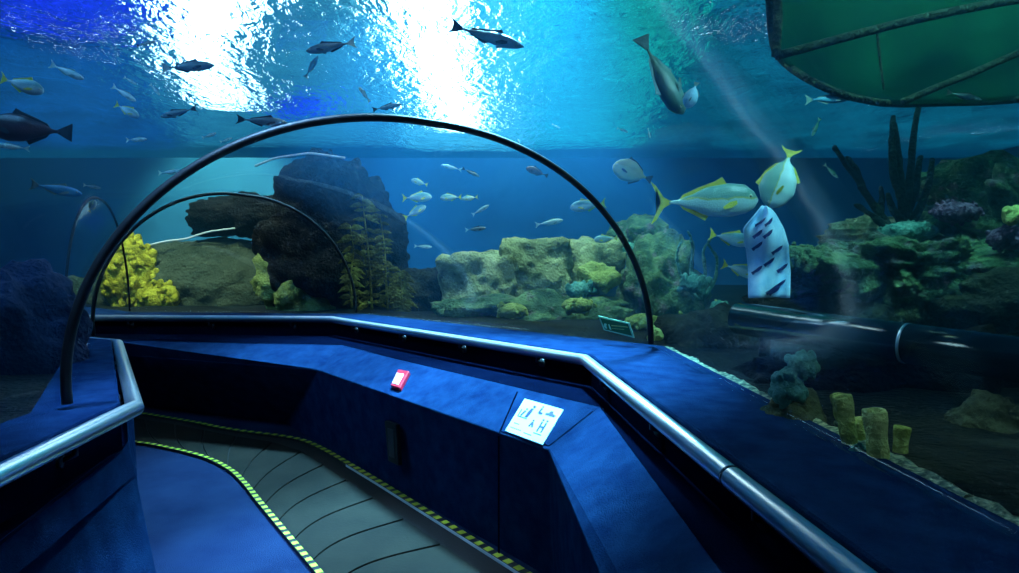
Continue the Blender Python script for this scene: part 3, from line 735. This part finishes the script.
def sponge_tube(px0, py0, px1, py1, Y, wpx, label, mat='sponge'):
    a = at(px0, py0, Y); b = at(px1, py1, Y); w = wpx/2*Y/FPX
    root = empty('tube_sponge', a, label, 'sponge', 'tube sponges by the ledge'); N = 9; d = b-a
    bm = bmesh.new(); pts = []; rd = []
    for i in range(N):
        t = i/(N-1); pts.append(d*t+Vector((math.sin(t*3+px0)*w*.25, 0, 0))); rd.append(w*(.85+.25*t+.06*math.sin(t*11+px0)))
    rings = tube(bm, pts, rd, 20, cap=False); bm.faces.new(rings[0][::-1])
    tip = pts[-1]; u = d.normalized()
    # rolled rim and hollow
    prev = rings[-1]
    for rr_, zz in ((.95, .18), (.72, .20), (.55, .0), (.45, -.8)):
        ring = [bm.verts.new(tip+(v.co-tip)*rr_+u*w*zz) for v in rings[-1]]
        for j in range(20): bm.faces.new((prev[j], prev[(j+1) % 20], ring[(j+1) % 20], ring[j]))
        prev = ring
    bm.faces.new(prev)
    for v in bm.verts: v.co += Vector((1, 1, 1))*noise.noise(v.co*30+Vector((px0, 0, 0)))*w*.12
    obj('tube_wall', bm, M[mat], root)
    bm = bmesh.new(); bmesh.ops.create_icosphere(bm, subdivisions=3, radius=w*1.5, matrix=Matrix.Diagonal((1, 1, .4, 1)))
    obj('holdfast', bm, M['gravel'], root)
    return root
sponge_tube(853, 446, 840, 398, 1.92, 17, 'short yellow-green tube sponge with a pale rim, leftmost beside the ledge')
sponge_tube(884, 470, 872, 412, 1.80, 21, 'tallest and widest yellow-green tube sponge beside the ledge')
sponge_tube(862, 452, 858, 420, 1.98, 15, 'dim tube sponge between the pale rimmed one and the widest one')
sponge_tube(902, 474, 902, 428, 1.95, 14, 'dull tube sponge at the right end of the yellow-green sponges', 'olive_coral')
sponge_tube(846, 424, 838, 396, 2.25, 15, 'shadowy tube sponge standing behind the pale rimmed sponge', 'olive_coral')
cluster('knobby_coral', 'little pale green shell-like coral at the foot of the tube sponges', 'coral', 858, 449, 16, 10, 1.85, 'teal_coral', 12, 30, .5)

def branching(name, label, cat, pieces, Y, mat, wpx):
    root_p = at(*pieces[0][0][:2], Y); bm = bmesh.new()
    for pts in pieces:
        P = [at(x, y, Y+(k*.03-.05)*((x*7) % 3-1))-root_p for k, (x, y) in enumerate(pts)]
        P = smooth(resample(P, 16), 2); w = wpx/2*Y/FPX
        tube(bm, P, [w*(1.15-.55*i/15) for i in range(16)], 10)
        bmesh.ops.create_icosphere(bm, subdivisions=2, radius=w*.62, matrix=Matrix.Translation(P[-1]))
    for v in bm.verts: v.co += Vector((1, .6, 1))*noise.noise(v.co*22)*.012
    o = obj(name, bm, M[mat], loc=root_p); return tag(o, label, cat)
branching('candelabra_coral', 'tall dark branching coral reaching up toward the green net', 'coral',
    [[(905, 232), (902, 200), (899, 160), (895, 125)], [(904, 230), (910, 180), (914, 130), (920, 100)], [(903, 200), (893, 175), (892, 140), (893, 118)],
     [(908, 228), (922, 205), (930, 180), (932, 160)], [(906, 215), (916, 190), (918, 170), (920, 158)], [(905, 225), (893, 210), (888, 195)]], 5.2, 'branch', 8)
branching('candelabra_coral', 'dark leaning branch coral slanting up to the left', 'coral',
    [[(893, 232), (870, 200), (852, 172), (834, 148)], [(893, 232), (872, 215), (856, 205)], [(880, 214), (882, 200), (881, 188)], [(862, 188), (858, 172), (847, 158)]], 5.0, 'branch', 7)
branching('sea_whip', 'pale slender sea whip rising beside the small yellow-green coral ball', 'coral', [[(716, 332), (722, 318), (716, 300)], [(690, 352), (686, 330), (680, 312)]], 4.8, 'olive_coral', 5)
branching('sea_whip', 'dim curling sea whips beneath the large yellow-tailed fish', 'coral', [[(700, 300), (690, 270), (694, 244), (688, 232)], [(700, 300), (706, 270), (702, 250), (712, 238)], [(702, 300), (716, 280), (718, 258), (708, 244)], [(698, 300), (680, 275), (676, 252), (682, 240)]], 5.6, 'teal_coral', 4)

def kelp(pts, Y, label, seed, blade=11):
    rnd = random.Random(seed); root_p = at(*pts[0], Y); root = empty('kelp', root_p, label, 'kelp', 'kelp strands by the rock pier')
    P = smooth(resample([at(x, y, Y)-root_p for x, y in pts], 24), 2)
    bm = bmesh.new(); tube(bm, P, [.014*(1.2-.8*i/23) for i in range(24)], 8); obj('stem', bm, M['kelp'], root)
    bm = bmesh.new()
    for i in range(2, 24):
        for sgn in (-1, 1):
            if rnd.random() < .2: continue
            L = blade*Y/FPX*rnd.uniform(.7, 1.3); w = L*.2; d = Vector((sgn, rnd.uniform(-.5, .5), rnd.uniform(-.3, .5))).normalized()
            s = d.cross(Vector((0, 1, .2))).normalized(); n = d.cross(s); rows = []
            for a, ww in ((0, .15), (.3, 1), (.65, .85), (1, .08)):
                c = P[i]+d*L*a-Vector((0, 0, L*.35*a*a)); rows.append([c-s*w*ww, c+n*w*.25, c+s*w*ww, c-n*w*.05])
            vs = [[bm.verts.new(p) for p in r] for r in rows]
            for a in range(3):
                for b in range(4): bm.faces.new((vs[a][b], vs[a][(b+1) % 4], vs[a+1][(b+1) % 4], vs[a+1][b]))
    obj('blades', bm, M['kelp'], root, smooth=False); return root
kelp([(388, 312), (386, 280), (385, 250), (380, 215)], 7.2, 'bright yellow-brown kelp strand standing tall right of the rock pier', 1)
kelp([(372, 312), (370, 270), (366, 230), (362, 195)], 7.3, 'leafy kelp strand against the rock pier, left of the bright one', 2, 14)
kelp([(404, 316), (402, 295), (400, 270)], 7.1, 'short kelp strand right of the bright tall one', 3, 12)
kelp([(352, 308), (350, 280), (354, 250), (350, 225)], 7.0, 'dim kelp strand at the edge of the inner arch', 4, 12)

# ------------------------------------------------------------------ green net pen hanging in the water
gm, nt, out = newmat('green_net_cloth')
df = nt.nodes.new('ShaderNodeBsdfDiffuse'); tl = nt.nodes.new('ShaderNodeBsdfTranslucent'); tp = nt.nodes.new('ShaderNodeBsdfTransparent')
cg = ramp(nt, noise_n(nt, coords(nt), 2.5, 6), [(.3, (.008, .07, .035)), (.7, (.012, .13, .06))])
nt.links.new(cg, df.inputs[0]); nt.links.new(cg, tl.inputs[0]); tp.inputs[0].default_value = (.5, 1, .7, 1)
m1 = nt.nodes.new('ShaderNodeMixShader'); m1.inputs[0].default_value = .6; nt.links.new(df.outputs[0], m1.inputs[1]); nt.links.new(tl.outputs[0], m1.inputs[2])
m2 = nt.nodes.new('ShaderNodeMixShader'); m2.inputs[0].default_value = .35; nt.links.new(m1.outputs[0], m2.inputs[1]); nt.links.new(tp.outputs[0], m2.inputs[2]); nt.links.new(m2.outputs[0], out.inputs[0])
M['net'] = gm
rimpx = [(768, -40), (770, 20), (774, 52), (790, 68), (812, 82), (845, 96), (880, 103), (902, 104), (940, 103), (985, 102), (1060, 96), (1100, 60), (1100, -40)]
NY = 4.4
nroot_p = at(890, 40, NY)
nroot = empty('net_pen', nroot_p, 'large green net sheet on a dark pole frame hanging at the upper right', 'net')
RP = [at(x, y, NY+.25*math.sin(i))-nroot_p for i, (x, y) in enumerate(rimpx)]
RP = RP[:1]+smooth(resample(RP, 60), 2)[1:]
def rimy(x):
    for (x0, y0), (x1, y1) in zip(rimpx[2:], rimpx[3:]):
        if x0 <= x <= x1: return y0+(y1-y0)*(x-x0)/(x1-x0)
    return 52
bm = bmesh.new(); rows = []
for j in range(21):
    rows.append([at(774+(1098-774)*i/30, -40+(rimy(774+(1098-774)*i/30)+40)*j/20, NY-.12*math.sin(PI*i/10)**2*math.sin(PI*j/20))-nroot_p for i in range(31)])
quadstrip(bm, rows)
o = obj('net_sheet', bm, M['net'], nroot); md = o.modifiers.new('s', 'SOLIDIFY'); md.thickness = .008
bm = bmesh.new(); tube(bm, RP, .026, 8); obj('rim_pole', bm, M['branch'], nroot)
for pts, r in (([(776, 56), (850, 36), (920, 18), (1000, 2), (1060, -6)], .028), ([(902, 102), (935, 88), (975, 72), (1025, 50), (1060, 36)], .022), ([(776, 56), (778, 20), (776, -40)], .03), ([(877, 30), (880, 60), (884, 90)], .008)):
    P = [at(x, y, NY-.3)-nroot_p for x, y in pts]; bm = bmesh.new(); tube(bm, smooth(resample(P, 16), 2), r, 8); obj('pole', bm, M['branch'], nroot)

# ------------------------------------------------------------------ fish print reflection built as a sheet in the tank
cm, nt, out = newmat('pale_blue_reflection'); p = nt.nodes.new('ShaderNodeBsdfPrincipled')
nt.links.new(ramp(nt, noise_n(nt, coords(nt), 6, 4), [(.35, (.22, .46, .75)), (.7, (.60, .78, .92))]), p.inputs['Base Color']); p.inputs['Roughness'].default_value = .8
nt.links.new(p.outputs[0], out.inputs[0]); M['reflection'] = cm
CY_ = 3.9; c0 = at(768, 298, CY_)  # a reflection in the acrylic, built as a printed sheet
croot = empty('print_reflection', c0, 'pale blue tapering reflection of a small dark fish print, built as a sheet, behind the large fish', 'reflection')
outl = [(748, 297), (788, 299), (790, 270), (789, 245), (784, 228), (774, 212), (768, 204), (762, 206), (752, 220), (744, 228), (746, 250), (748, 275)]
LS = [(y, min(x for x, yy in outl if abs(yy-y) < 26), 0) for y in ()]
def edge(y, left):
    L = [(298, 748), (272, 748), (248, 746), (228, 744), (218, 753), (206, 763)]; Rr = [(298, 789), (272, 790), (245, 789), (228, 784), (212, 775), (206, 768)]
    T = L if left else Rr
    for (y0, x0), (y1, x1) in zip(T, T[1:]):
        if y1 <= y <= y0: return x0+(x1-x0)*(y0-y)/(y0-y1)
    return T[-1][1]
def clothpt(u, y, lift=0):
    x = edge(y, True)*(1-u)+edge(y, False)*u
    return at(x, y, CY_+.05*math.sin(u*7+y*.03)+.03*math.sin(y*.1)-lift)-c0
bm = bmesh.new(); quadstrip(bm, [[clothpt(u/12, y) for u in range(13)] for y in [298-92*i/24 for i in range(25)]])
o = obj('sheet', bm, M['reflection'], croot); md = o.modifiers.new('s', 'SOLIDIFY'); md.thickness = .008
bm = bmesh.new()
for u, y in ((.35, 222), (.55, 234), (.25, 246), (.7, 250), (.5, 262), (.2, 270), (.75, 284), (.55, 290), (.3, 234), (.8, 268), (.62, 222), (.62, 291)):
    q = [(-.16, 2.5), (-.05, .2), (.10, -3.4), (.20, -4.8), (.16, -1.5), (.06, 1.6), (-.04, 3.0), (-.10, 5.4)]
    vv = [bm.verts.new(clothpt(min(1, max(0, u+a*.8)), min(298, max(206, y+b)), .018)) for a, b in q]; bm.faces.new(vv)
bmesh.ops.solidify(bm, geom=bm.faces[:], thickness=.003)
obj('reflected_print_fish', bm, M['ink'], croot, smooth=False)

# ------------------------------------------------------------------ dark pipe by the cave, a reflection modelled solid, as is the pale hose
pm = pbr('dark_rail_reflection', [(.3, (.002, .006, .010)), (.7, (.004, .009, .014))], 4, .13, 0, .03, .002, 8, .8); M['streak'] = pm
pa, pbt = at(738, 318, 3.5), at(1060, 366, 2.35); pr_root = empty('rail_reflection', pa, 'smooth dark glossy pipe of reflected rail, built as a tube, crossing in front of the cave on the right', 'streak')  # stands in for the rail reflected in the acrylic
bm = bmesh.new(); tube(bm, [Vector(), pbt-pa], .088, 28); obj('reflection_tube', bm, pm, pr_root)
for t in (.62,):
    c = (pbt-pa)*t; d = (pbt-pa).normalized(); bm = bmesh.new(); tube(bm, [c-d*.006, c+d*.006], .0895, 28); obj('joint_sleeve', bm, M['steel'], pr_root)  # sleeve belongs to the reflected rail, built solid
for t in (.12, .85):
    c = (pbt-pa)*t; bm = bmesh.new(); tube(bm, [c+Vector((0, 0, -.07)), Vector((c.x, c.y, .92-pa.z))], .03, 10); obj('added_support', bm, M['rock_black'], pr_root)
def glint(pxs, Y, label, r=.012):  # pale lines of reflected light, built as thin tubes
    P = [at(x, y, Y) for x, y in pxs]; P = smooth(resample(P, 30), 3); bm = bmesh.new(); tube(bm, [p-P[0] for p in P], r, 8)
    tag(obj('line_reflection', bm, M['white_line'], loc=P[0]), label, 'glint')
glint([(146, 246), (170, 240), (185, 240), (205, 232), (245, 227), (300, 224)], 8.2, 'thin pale hose of reflected light crossing above the grey mound inside the inner arch')
glint([(255, 166), (275, 158), (310, 153), (345, 158)], 7.2, 'thin pale hose of reflected light across the top of the black rock pier')

# ------------------------------------------------------------------ fish
def fishmat(name, back, belly, rough=.35, metal=.0, stripe=None):
    m, nt, out = newmat(name); p = nt.nodes.new('ShaderNodeBsdfPrincipled')
    tc = nt.nodes.new('ShaderNodeTexCoord'); sp = nt.nodes.new('ShaderNodeSeparateXYZ'); nt.links.new(tc.outputs['Object'], sp.inputs[0])
    nz = noise_n(nt, tc.outputs['Object'], 7, 4); ad = nt.nodes.new('ShaderNodeMath'); ad.operation = 'MULTIPLY_ADD'; ad.inputs[1].default_value = .10; 
    nt.links.new(nz, ad.inputs[0]); nt.links.new(sp.outputs[2], ad.inputs[2])
    mr = nt.nodes.new('ShaderNodeMapRange'); mr.inputs[1].default_value = -.02; mr.inputs[2].default_value = .16; nt.links.new(ad.outputs[0], mr.inputs[0])
    stops = [(.15, belly), (.6, tuple((a+b)/2 for a, b in zip(back, belly))), (.85, back)]
    if stripe: stops = [(.12, belly), (.45, belly), (.52, stripe), (.62, back)]
    nt.links.new(ramp(nt, mr.outputs[0], stops), p.inputs['Base Color'])
    p.inputs['Roughness'].default_value = rough; p.inputs['Metallic'].default_value = metal
    vr = nt.nodes.new('ShaderNodeTexVoronoi'); vr.inputs['Scale'].default_value = 60; nt.links.new(tc.outputs['Object'], vr.inputs['Vector'])
    nt.links.new(bump(nt, vr.outputs[0], .15, .01), p.inputs['Normal']); nt.links.new(p.outputs[0], out.inputs[0]); return m
M['f_silver'] = fishmat('silver_fish_skin', (.10, .30, .34), (.62, .80, .80))
M['f_trev'] = fishmat('trevally_skin', (.16, .36, .30), (.48, .72, .70), stripe=(.45, .50, .12))
M['f_dark'] = fishmat('dark_fish_skin', (.03, .06, .08), (.14, .24, .28))
M['f_red'] = fishmat('dark_red_fish_skin', (.02, .01, .015), (.10, .05, .06))
M['f_blue'] = fishmat('blue_fish_skin', (.01, .12, .30), (.10, .45, .70))
M['f_oval'] = fishmat('pale_blue_fish_skin', (.10, .40, .60), (.30, .65, .85))
M['f_teal'] = fishmat('teal_fish_skin', (.02, .08, .06), (.14, .28, .24))
M['f_gold'] = fishmat('yellow_brown_fish_skin', (.20, .17, .03), (.32, .30, .12))
M['fin_y'] = pbr('yellow_fin', [(.3, (.50, .48, .04)), (.7, (.75, .70, .10))], 12, .5)
M['fin_g'] = pbr('grey_fin', [(.3, (.12, .24, .26)), (.7, (.22, .38, .38))], 12, .5)
M['fin_d'] = pbr('dark_fin', [(.3, (.01, .018, .025)), (.7, (.02, .03, .04))], 12, .5)
M['fin_p'] = pbr('pale_fin', [(.3, (.45, .62, .62)), (.7, (.65, .80, .78))], 12, .5)
M['eye_w'] = pbr('fish_eye_ring', [(.3, (.6, .6, .45)), (.7, (.7, .7, .5))], 12, .2)
FISH = {}
def profile(kind):
    # (x from tail 0 to nose 1, half height up, half height down) for unit length
    return {'slim': [(0, .016, .016), (.08, .018, .018), (.25, .05, .05), (.5, .085, .095), (.7, .09, .10), (.85, .07, .08), (.95, .035, .045), (1, .004, .006)],
            'deep': [(0, .018, .018), (.07, .02, .02), (.25, .09, .08), (.5, .155, .145), (.68, .17, .15), (.84, .14, .12), (.95, .08, .07), (1, .006, .01)],
            'jack': [(0, .014, .014), (.07, .016, .016), (.22, .06, .065), (.45, .14, .14), (.68, .165, .15), (.85, .15, .125), (.96, .08, .075), (1, .01, .015)],
            'round': [(0, .03, .03), (.06, .035, .035), (.18, .14, .14), (.42, .26, .25), (.65, .28, .27), (.85, .20, .20), (.96, .10, .11), (1, .01, .02)],
            'spindle': [(0, .012, .012), (.1, .018, .018), (.3, .05, .055), (.55, .08, .085), (.75, .075, .08), (.9, .045, .05), (1, .004, .006)]}[kind]
def make_fish(kind, body, fin, tail, thick=.5, fork=1.0):
    """unit fish of body+tail length about 1, nose to +x, up +z; returned as a template spec of meshes"""
    prof = profile(kind); bm = bmesh.new(); rings = []
    Lb = .84; N = 22; n = 16
    def ip(x):
        for (x0, a0, b0), (x1, a1, b1) in zip(prof, prof[1:]):
            if x <= x1+1e-9:
                t = (x-x0)/(x1-x0); t = t*t*(3-2*t)*.5+t*.5; return a0+(a1-a0)*t, b0+(b1-b0)*t
        return prof[-1][1:]
    for i in range(N):
        x = i/(N-1); u, d = ip(x); ring = []
        w = (u+d)/2*thick*(1.0 if x < .9 else 1.0)
        for j in range(n):
            a = 2*PI*j/n; z = math.sin(a); ring.append(bm.verts.new((-.5+.16+Lb*x, w*math.cos(a), z*(u if z > 0 else d))))
        rings.append(ring)
    for i in range(N-1):
        for j in range(n): bm.faces.new((rings[i][j], rings[i][(j+1) % n], rings[i+1][(j+1) % n], rings[i+1][j]))
    bm.faces.new(rings[0][::-1]); bm.faces.new(rings[-1])
    bmesh.ops.recalc_face_normals(bm, faces=bm.faces[:])
    meshes = {'body': mesh_of(bm, True, 'fish_body')}; meshes['body'].materials.append(M[body])
    X = lambda x: -.34+Lb*x
    def fin_mesh(poly, mat, nm, t=.006):
        bm = bmesh.new(); prism(bm, [(p[0], p[1]) for p in poly], Vector((0, -t/2, 0)), Vector((1, 0, 0)), Vector((0, 0, 1)), Vector((0, 1, 0)), t)
        bmesh.ops.triangulate(bm, faces=[f for f in bm.faces if len(f.verts) > 4]); bmesh.ops.recalc_face_normals(bm, faces=bm.faces[:])
        me = mesh_of(bm, False, nm); me.materials.append(M[mat]); return me
    H = max(u for _, u, _ in prof); tw = {'slim': .12, 'deep': .15, 'jack': .20, 'round': .16, 'spindle': .10}[kind]
    if fork > .5: tl = [(X(.02), .014), (X(0)-.05, .05), (X(0)-.12, tw*.8), (X(0)-.17, tw), (X(0)-.125, tw*.5), (X(0)-.075, 0), (X(0)-.125, -tw*.5), (X(0)-.17, -tw), (X(0)-.12, -tw*.8), (X(0)-.05, -.05), (X(.02), -.014)]
    else: tl = [(X(.02), .02), (X(0)-.06, .06), (X(0)-.15, tw*.7), (X(0)-.14, tw*.3), (X(0)-.13, 0), (X(0)-.14, -tw*.3), (X(0)-.15, -tw*.7), (X(0)-.06, -.06), (X(.02), -.02)]
    meshes['tail_fin'] = fin_mesh(tl, tail, 'tail_fin')
    up = lambda x: ip(x)[0]; dn = lambda x: ip(x)[1]
    h = .07 if kind in ('slim', 'spindle') else .09
    meshes['dorsal_fin'] = fin_mesh([(X(.66), up(.66)*.9), (X(.60), up(.6)+h*.75), (X(.52), up(.52)+h*.45), (X(.35), up(.35)+h*.35), (X(.16), up(.16)+h*.3), (X(.12), up(.12)*.9), (X(.3), up(.3)*.85), (X(.5), up(.5)*.85)], fin, 'dorsal_fin')
    meshes['anal_fin'] = fin_mesh([(X(.46), -dn(.46)*.85), (X(.40), -dn(.4)-h*.6), (X(.30), -dn(.3)-h*.35), (X(.16), -dn(.16)-h*.25), (X(.12), -dn(.12)*.85), (X(.3), -dn(.3)*.8)], fin, 'anal_fin')
    def pect(s):
        bm = bmesh.new(); w = (up(.72)+dn(.72))/2*thick
        o_ = Vector((X(.74), s*w*.93, -.02)); ux = Vector((-1, s*.35, -.35)).normalized(); uz = Vector((-.2, 0, 1)).normalized()
        prism(bm, [(0, .018), (.08, .028), (.17, .006), (.15, -.02), (.07, -.028), (0, -.016)], o_, ux, uz, Vector((0, s, 0)), .004)
        bmesh.ops.recalc_face_normals(bm, faces=bm.faces[:])
        me = mesh_of(bm, False, 'pectoral_fin'); me.materials.append(M[fin]); return me
    meshes['pectoral_fin'] = [pect(1), pect(-1)]
    def eye(s):
        bm = bmesh.new(); x = .90; w = (up(x)+dn(x))/2*thick; r = .018 if kind != 'round' else .022
        bmesh.ops.create_uvsphere(bm, u_segments=12, v_segments=8, radius=r, matrix=Matrix.Translation((X(x), s*w*.86, up(x)*.30)) @ Matrix.Diagonal((1, .6, 1, 1)))
        nb = len(bm.faces)
        bmesh.ops.create_uvsphere(bm, u_segments=10, v_segments=6, radius=r*.6, matrix=Matrix.Translation((X(x), s*(w*.86+r*.32), up(x)*.30)) @ Matrix.Diagonal((1, .55, 1, 1)))
        bm.faces.ensure_lookup_table()
        for f in bm.faces[nb:]: f.material_index = 1
        me = mesh_of(bm, True, 'eye'); me.materials.append(M['eye_w']); me.materials.append(M['black']); return me
    meshes['eye'] = [eye(1), eye(-1)]
    return meshes
SP = {
 'silver': make_fish('slim', 'f_silver', 'fin_g', 'fin_p', .5),
 'yellowtail': make_fish('deep', 'f_silver', 'fin_y', 'fin_y', .42),
 'jack': make_fish('jack', 'f_trev', 'fin_y', 'fin_y', .42),
 'dark': make_fish('spindle', 'f_dark', 'fin_d', 'fin_d', .75),
 'darkdeep': make_fish('deep', 'f_red', 'fin_d', 'fin_d', .5, .2),
 'palewing': make_fish('slim', 'f_dark', 'fin_d', 'fin_p', .6),
 'blue': make_fish('slim', 'f_blue', 'fin_g', 'fin_g', .5),
 'oval': make_fish('round', 'f_oval', 'fin_g', 'fin_g', .5, .2),
 'gold': make_fish('round', 'f_gold', 'fin_d', 'fin_d', .4, .2),
 'teal': make_fish('jack', 'f_teal', 'fin_g', 'fin_g', .6, .2),
 'butter': make_fish('round', 'f_trev', 'fin_y', 'fin_y', .35, 1.0),
}
def fish(spec, tail_px, nose_px, Y, label, dY=0.0, roll=0, flip=False, name='fish', group=None):
    t = at(*tail_px, Y+dY/2); nn = at(*nose_px, Y-dY/2); L = (nn-t).length; x = (nn-t).normalized()
    z = Vector((0, 0, 1)) if abs(x.z) < .85 else Vector((-1, 0, 0))
    if flip: z = -z
    y = z.cross(x).normalized(); z = x.cross(y).normalized()
    R = Matrix((x, y, z)).transposed()
    if roll: R = R @ Matrix.Rotation(math.radians(roll), 3, 'X')
    root = empty(name, (t+nn)/2, label, 'fish', group)
    root.rotation_euler = R.to_euler(); root.scale = (L, L, L)
    S = SP[spec]
    for pn in ('body', 'tail_fin', 'dorsal_fin', 'anal_fin'):
        link(pn, S[pn], None, root)
    for pn in ('pectoral_fin', 'eye'):
        for me in S[pn]: link(pn, me, None, root)
    return root
# large and mid fish
fish('jack', (652, 203), (758, 200), 3.5, 'largest silver-green fish with a forked yellow tail, facing right')
fish('butter', (792, 148), (770, 208), 3.7, 'upright yellow-green fish nose down at top of the fish print reflection', roll=20)
fish('yellowtail', (709, 234), (752, 243), 4.0, 'silver fish with yellow tail just under the largest fish')
fish('yellowtail', (722, 264), (758, 276), 4.1, 'lower yellow-tailed fish beside the fish print reflection, near the cave')
fish('gold', (652, 180), (613, 165), 4.6, 'round yellow-brown fish facing left above the large silver-green fish')
fish('teal', (640, 36), (683, 114), 3.4, 'long grey-green fish diving nose down at the upper right of centre', roll=-30)
fish('oval', (697, 82), (687, 108), 3.3, 'small pale blue fish touching the nose of the diving grey-green fish', roll=30)
fish('dark', (450, 25), (524, 47), 3.4, 'dark spindle-shaped fish over the white glare, facing right')
fish('palewing', (356, 42), (306, 51), 3.8, 'dark slim fish with a pale tail above the arch between the two glares')
fish('blue', (305, 78), (318, 56), 3.8, 'small blue fish hanging below the dark slim fish with a pale tail')
fish('dark', (236, 119), (288, 123), 3.6, 'dark fish resting on the left shoulder of the black arch')
fish('palewing', (161, 68), (214, 65), 3.7, 'dark-bellied fish with pale forked tail on the left white glare')
fish('dark', (197, 108), (160, 117), 4.0, 'small dark fish facing left, left of the lower white glare')
fish('yellowtail', (0, 78), (44, 92), 3.4, 'yellow-tailed silver fish at the left edge, facing right')
fish('silver', (50, 64), (84, 79), 3.8, 'pale silver fish up and right of the yellow-tailed fish at the left edge')
fish('darkdeep', (73, 133), (-14, 126), 3.2, 'big dark red-brown fish at the left edge with its tail to the right')
fish('silver', (30, 149), (-6, 144), 3.9, 'pale fish partly behind the big dark fish at the left edge', dY=.1)
fish('blue', (30, 184), (82, 194), 2.9, 'blue slender fish alone below the big dark fish')
fish('silver', (112, 86), (136, 101), 4.2, 'silver fish topmost of the left school beside the big glare')
fish('yellowtail', (115, 104), (139, 117), 4.2, 'silver fish with yellowish tail in middle of the left school')
fish('silver', (126, 140), (147, 139), 4.4, 'silver fish lowest of the left school')
fish('silver', (124, 77), (136, 84), 4.6, 'tiny silver fish above the left school')
fish('silver', (202, 138), (216, 133), 4.6, 'small silver fish left of a pair near the arch top left')
fish('silver', (220, 142), (232, 138), 4.7, 'small silver fish right of a pair near the arch top left')
fish('silver', (150, 84), (160, 95), 4.9, 'thin pale fish slanting down right of the left school')
fish('dark', (136, 46), (156, 41), 4.9, 'faint dark fish near the top left under the blue glitter')
fish('silver', (83, 185), (101, 188), 3.3, 'small silver fish right of the blue slender fish')
fish('butter', (89, 212), (95, 200), 3.3, 'tiny pale star-shaped fish under the small silver fish on the left')
fish('silver', (158, 173), (182, 171), 4.9, 'faint silver fish just left of the black arch')
fish('silver', (370, 102), (359, 87), 4.4, 'thin white sliver of a fish above the arch top')
fish('dark', (372, 110), (402, 104), 4.6, 'faint grey fish just above the arch top')
fish('yellowtail', (606, 203), (570, 208), 5.6, 'hazy silver fish with a yellow tail facing left at the ring')
fish('yellowtail', (618, 238), (594, 240), 6.0, 'small hazy yellow-tailed fish under the larger one at the ring')
fish('silver', (535, 225), (563, 220), 6.2, 'bright little silver fish over the middle reef')
fish('darkdeep', (548, 176), (526, 168), 6.0, 'small dark fish at the right shoulder of the arch')
fish('silver', (472, 215), (489, 205), 6.0, 'silver-white fish with dark back left of the middle reef')
fish('palewing', (465, 230), (486, 228), 6.2, 'dark fish just below the silver-white fish left of the middle reef')
fish('dark', (462, 168), (480, 177), 6.0, 'thin dark fish high under the arch beside a pale one')
fish('silver', (462, 170), (441, 165), 6.0, 'pale thin fish high under the arch, left of a dark one')
fish('yellowtail', (428, 185), (411, 180), 6.6, 'yellowish fish over the kelp, uppermost there')
fish('yellowtail', (402, 198), (432, 197), 6.6, 'yellowish fish over the kelp, second from the top')
fish('yellowtail', (404, 218), (426, 206), 6.6, 'yellowish fish over the kelp, slanting up to the right')
fish('silver', (414, 246), (432, 247), 6.6, 'tiny yellow-green fish over the kelp, lowest there')
fish('yellowtail', (462, 197), (440, 198), 6.7, 'yellow-silver fish between the kelp and the middle reef')
fish('yellowtail', (478, 197), (462, 199), 6.9, 'small yellowish fish right of the yellow-silver one')
fish('silver', (552, 124), (560, 128), 4.6, 'tiny glinting fish right of the long white glare')
fish('silver', (617, 128), (628, 132), 4.6, 'tiny bright fish left of the pale curved line near the ring')
fish('silver', (648, 128), (650, 138), 4.6, 'tiny white fish right of another, above the round fish')
fish('silver', (520, 149), (518, 139), 4.6, 'tiny white vertical fish just outside the arch')
fish('silver', (824, 164), (838, 178), 5.4, 'dim fish behind tip of the leaning dark branch')
fish('silver', (755, 330), (738, 327), 4.4, 'small pale fish under the printed cloth by the cave')
fish('blue', (805, 100), (850, 98), 4.2, 'dim fish swimming under the green net')
fish('dark', (946, 92), (982, 100), 4.2, 'dark fish in front of lower edge of the green net')
fish('silver', (820, 118), (812, 136), 5.0, 'dim vertical fish left of the dark branches under the net')
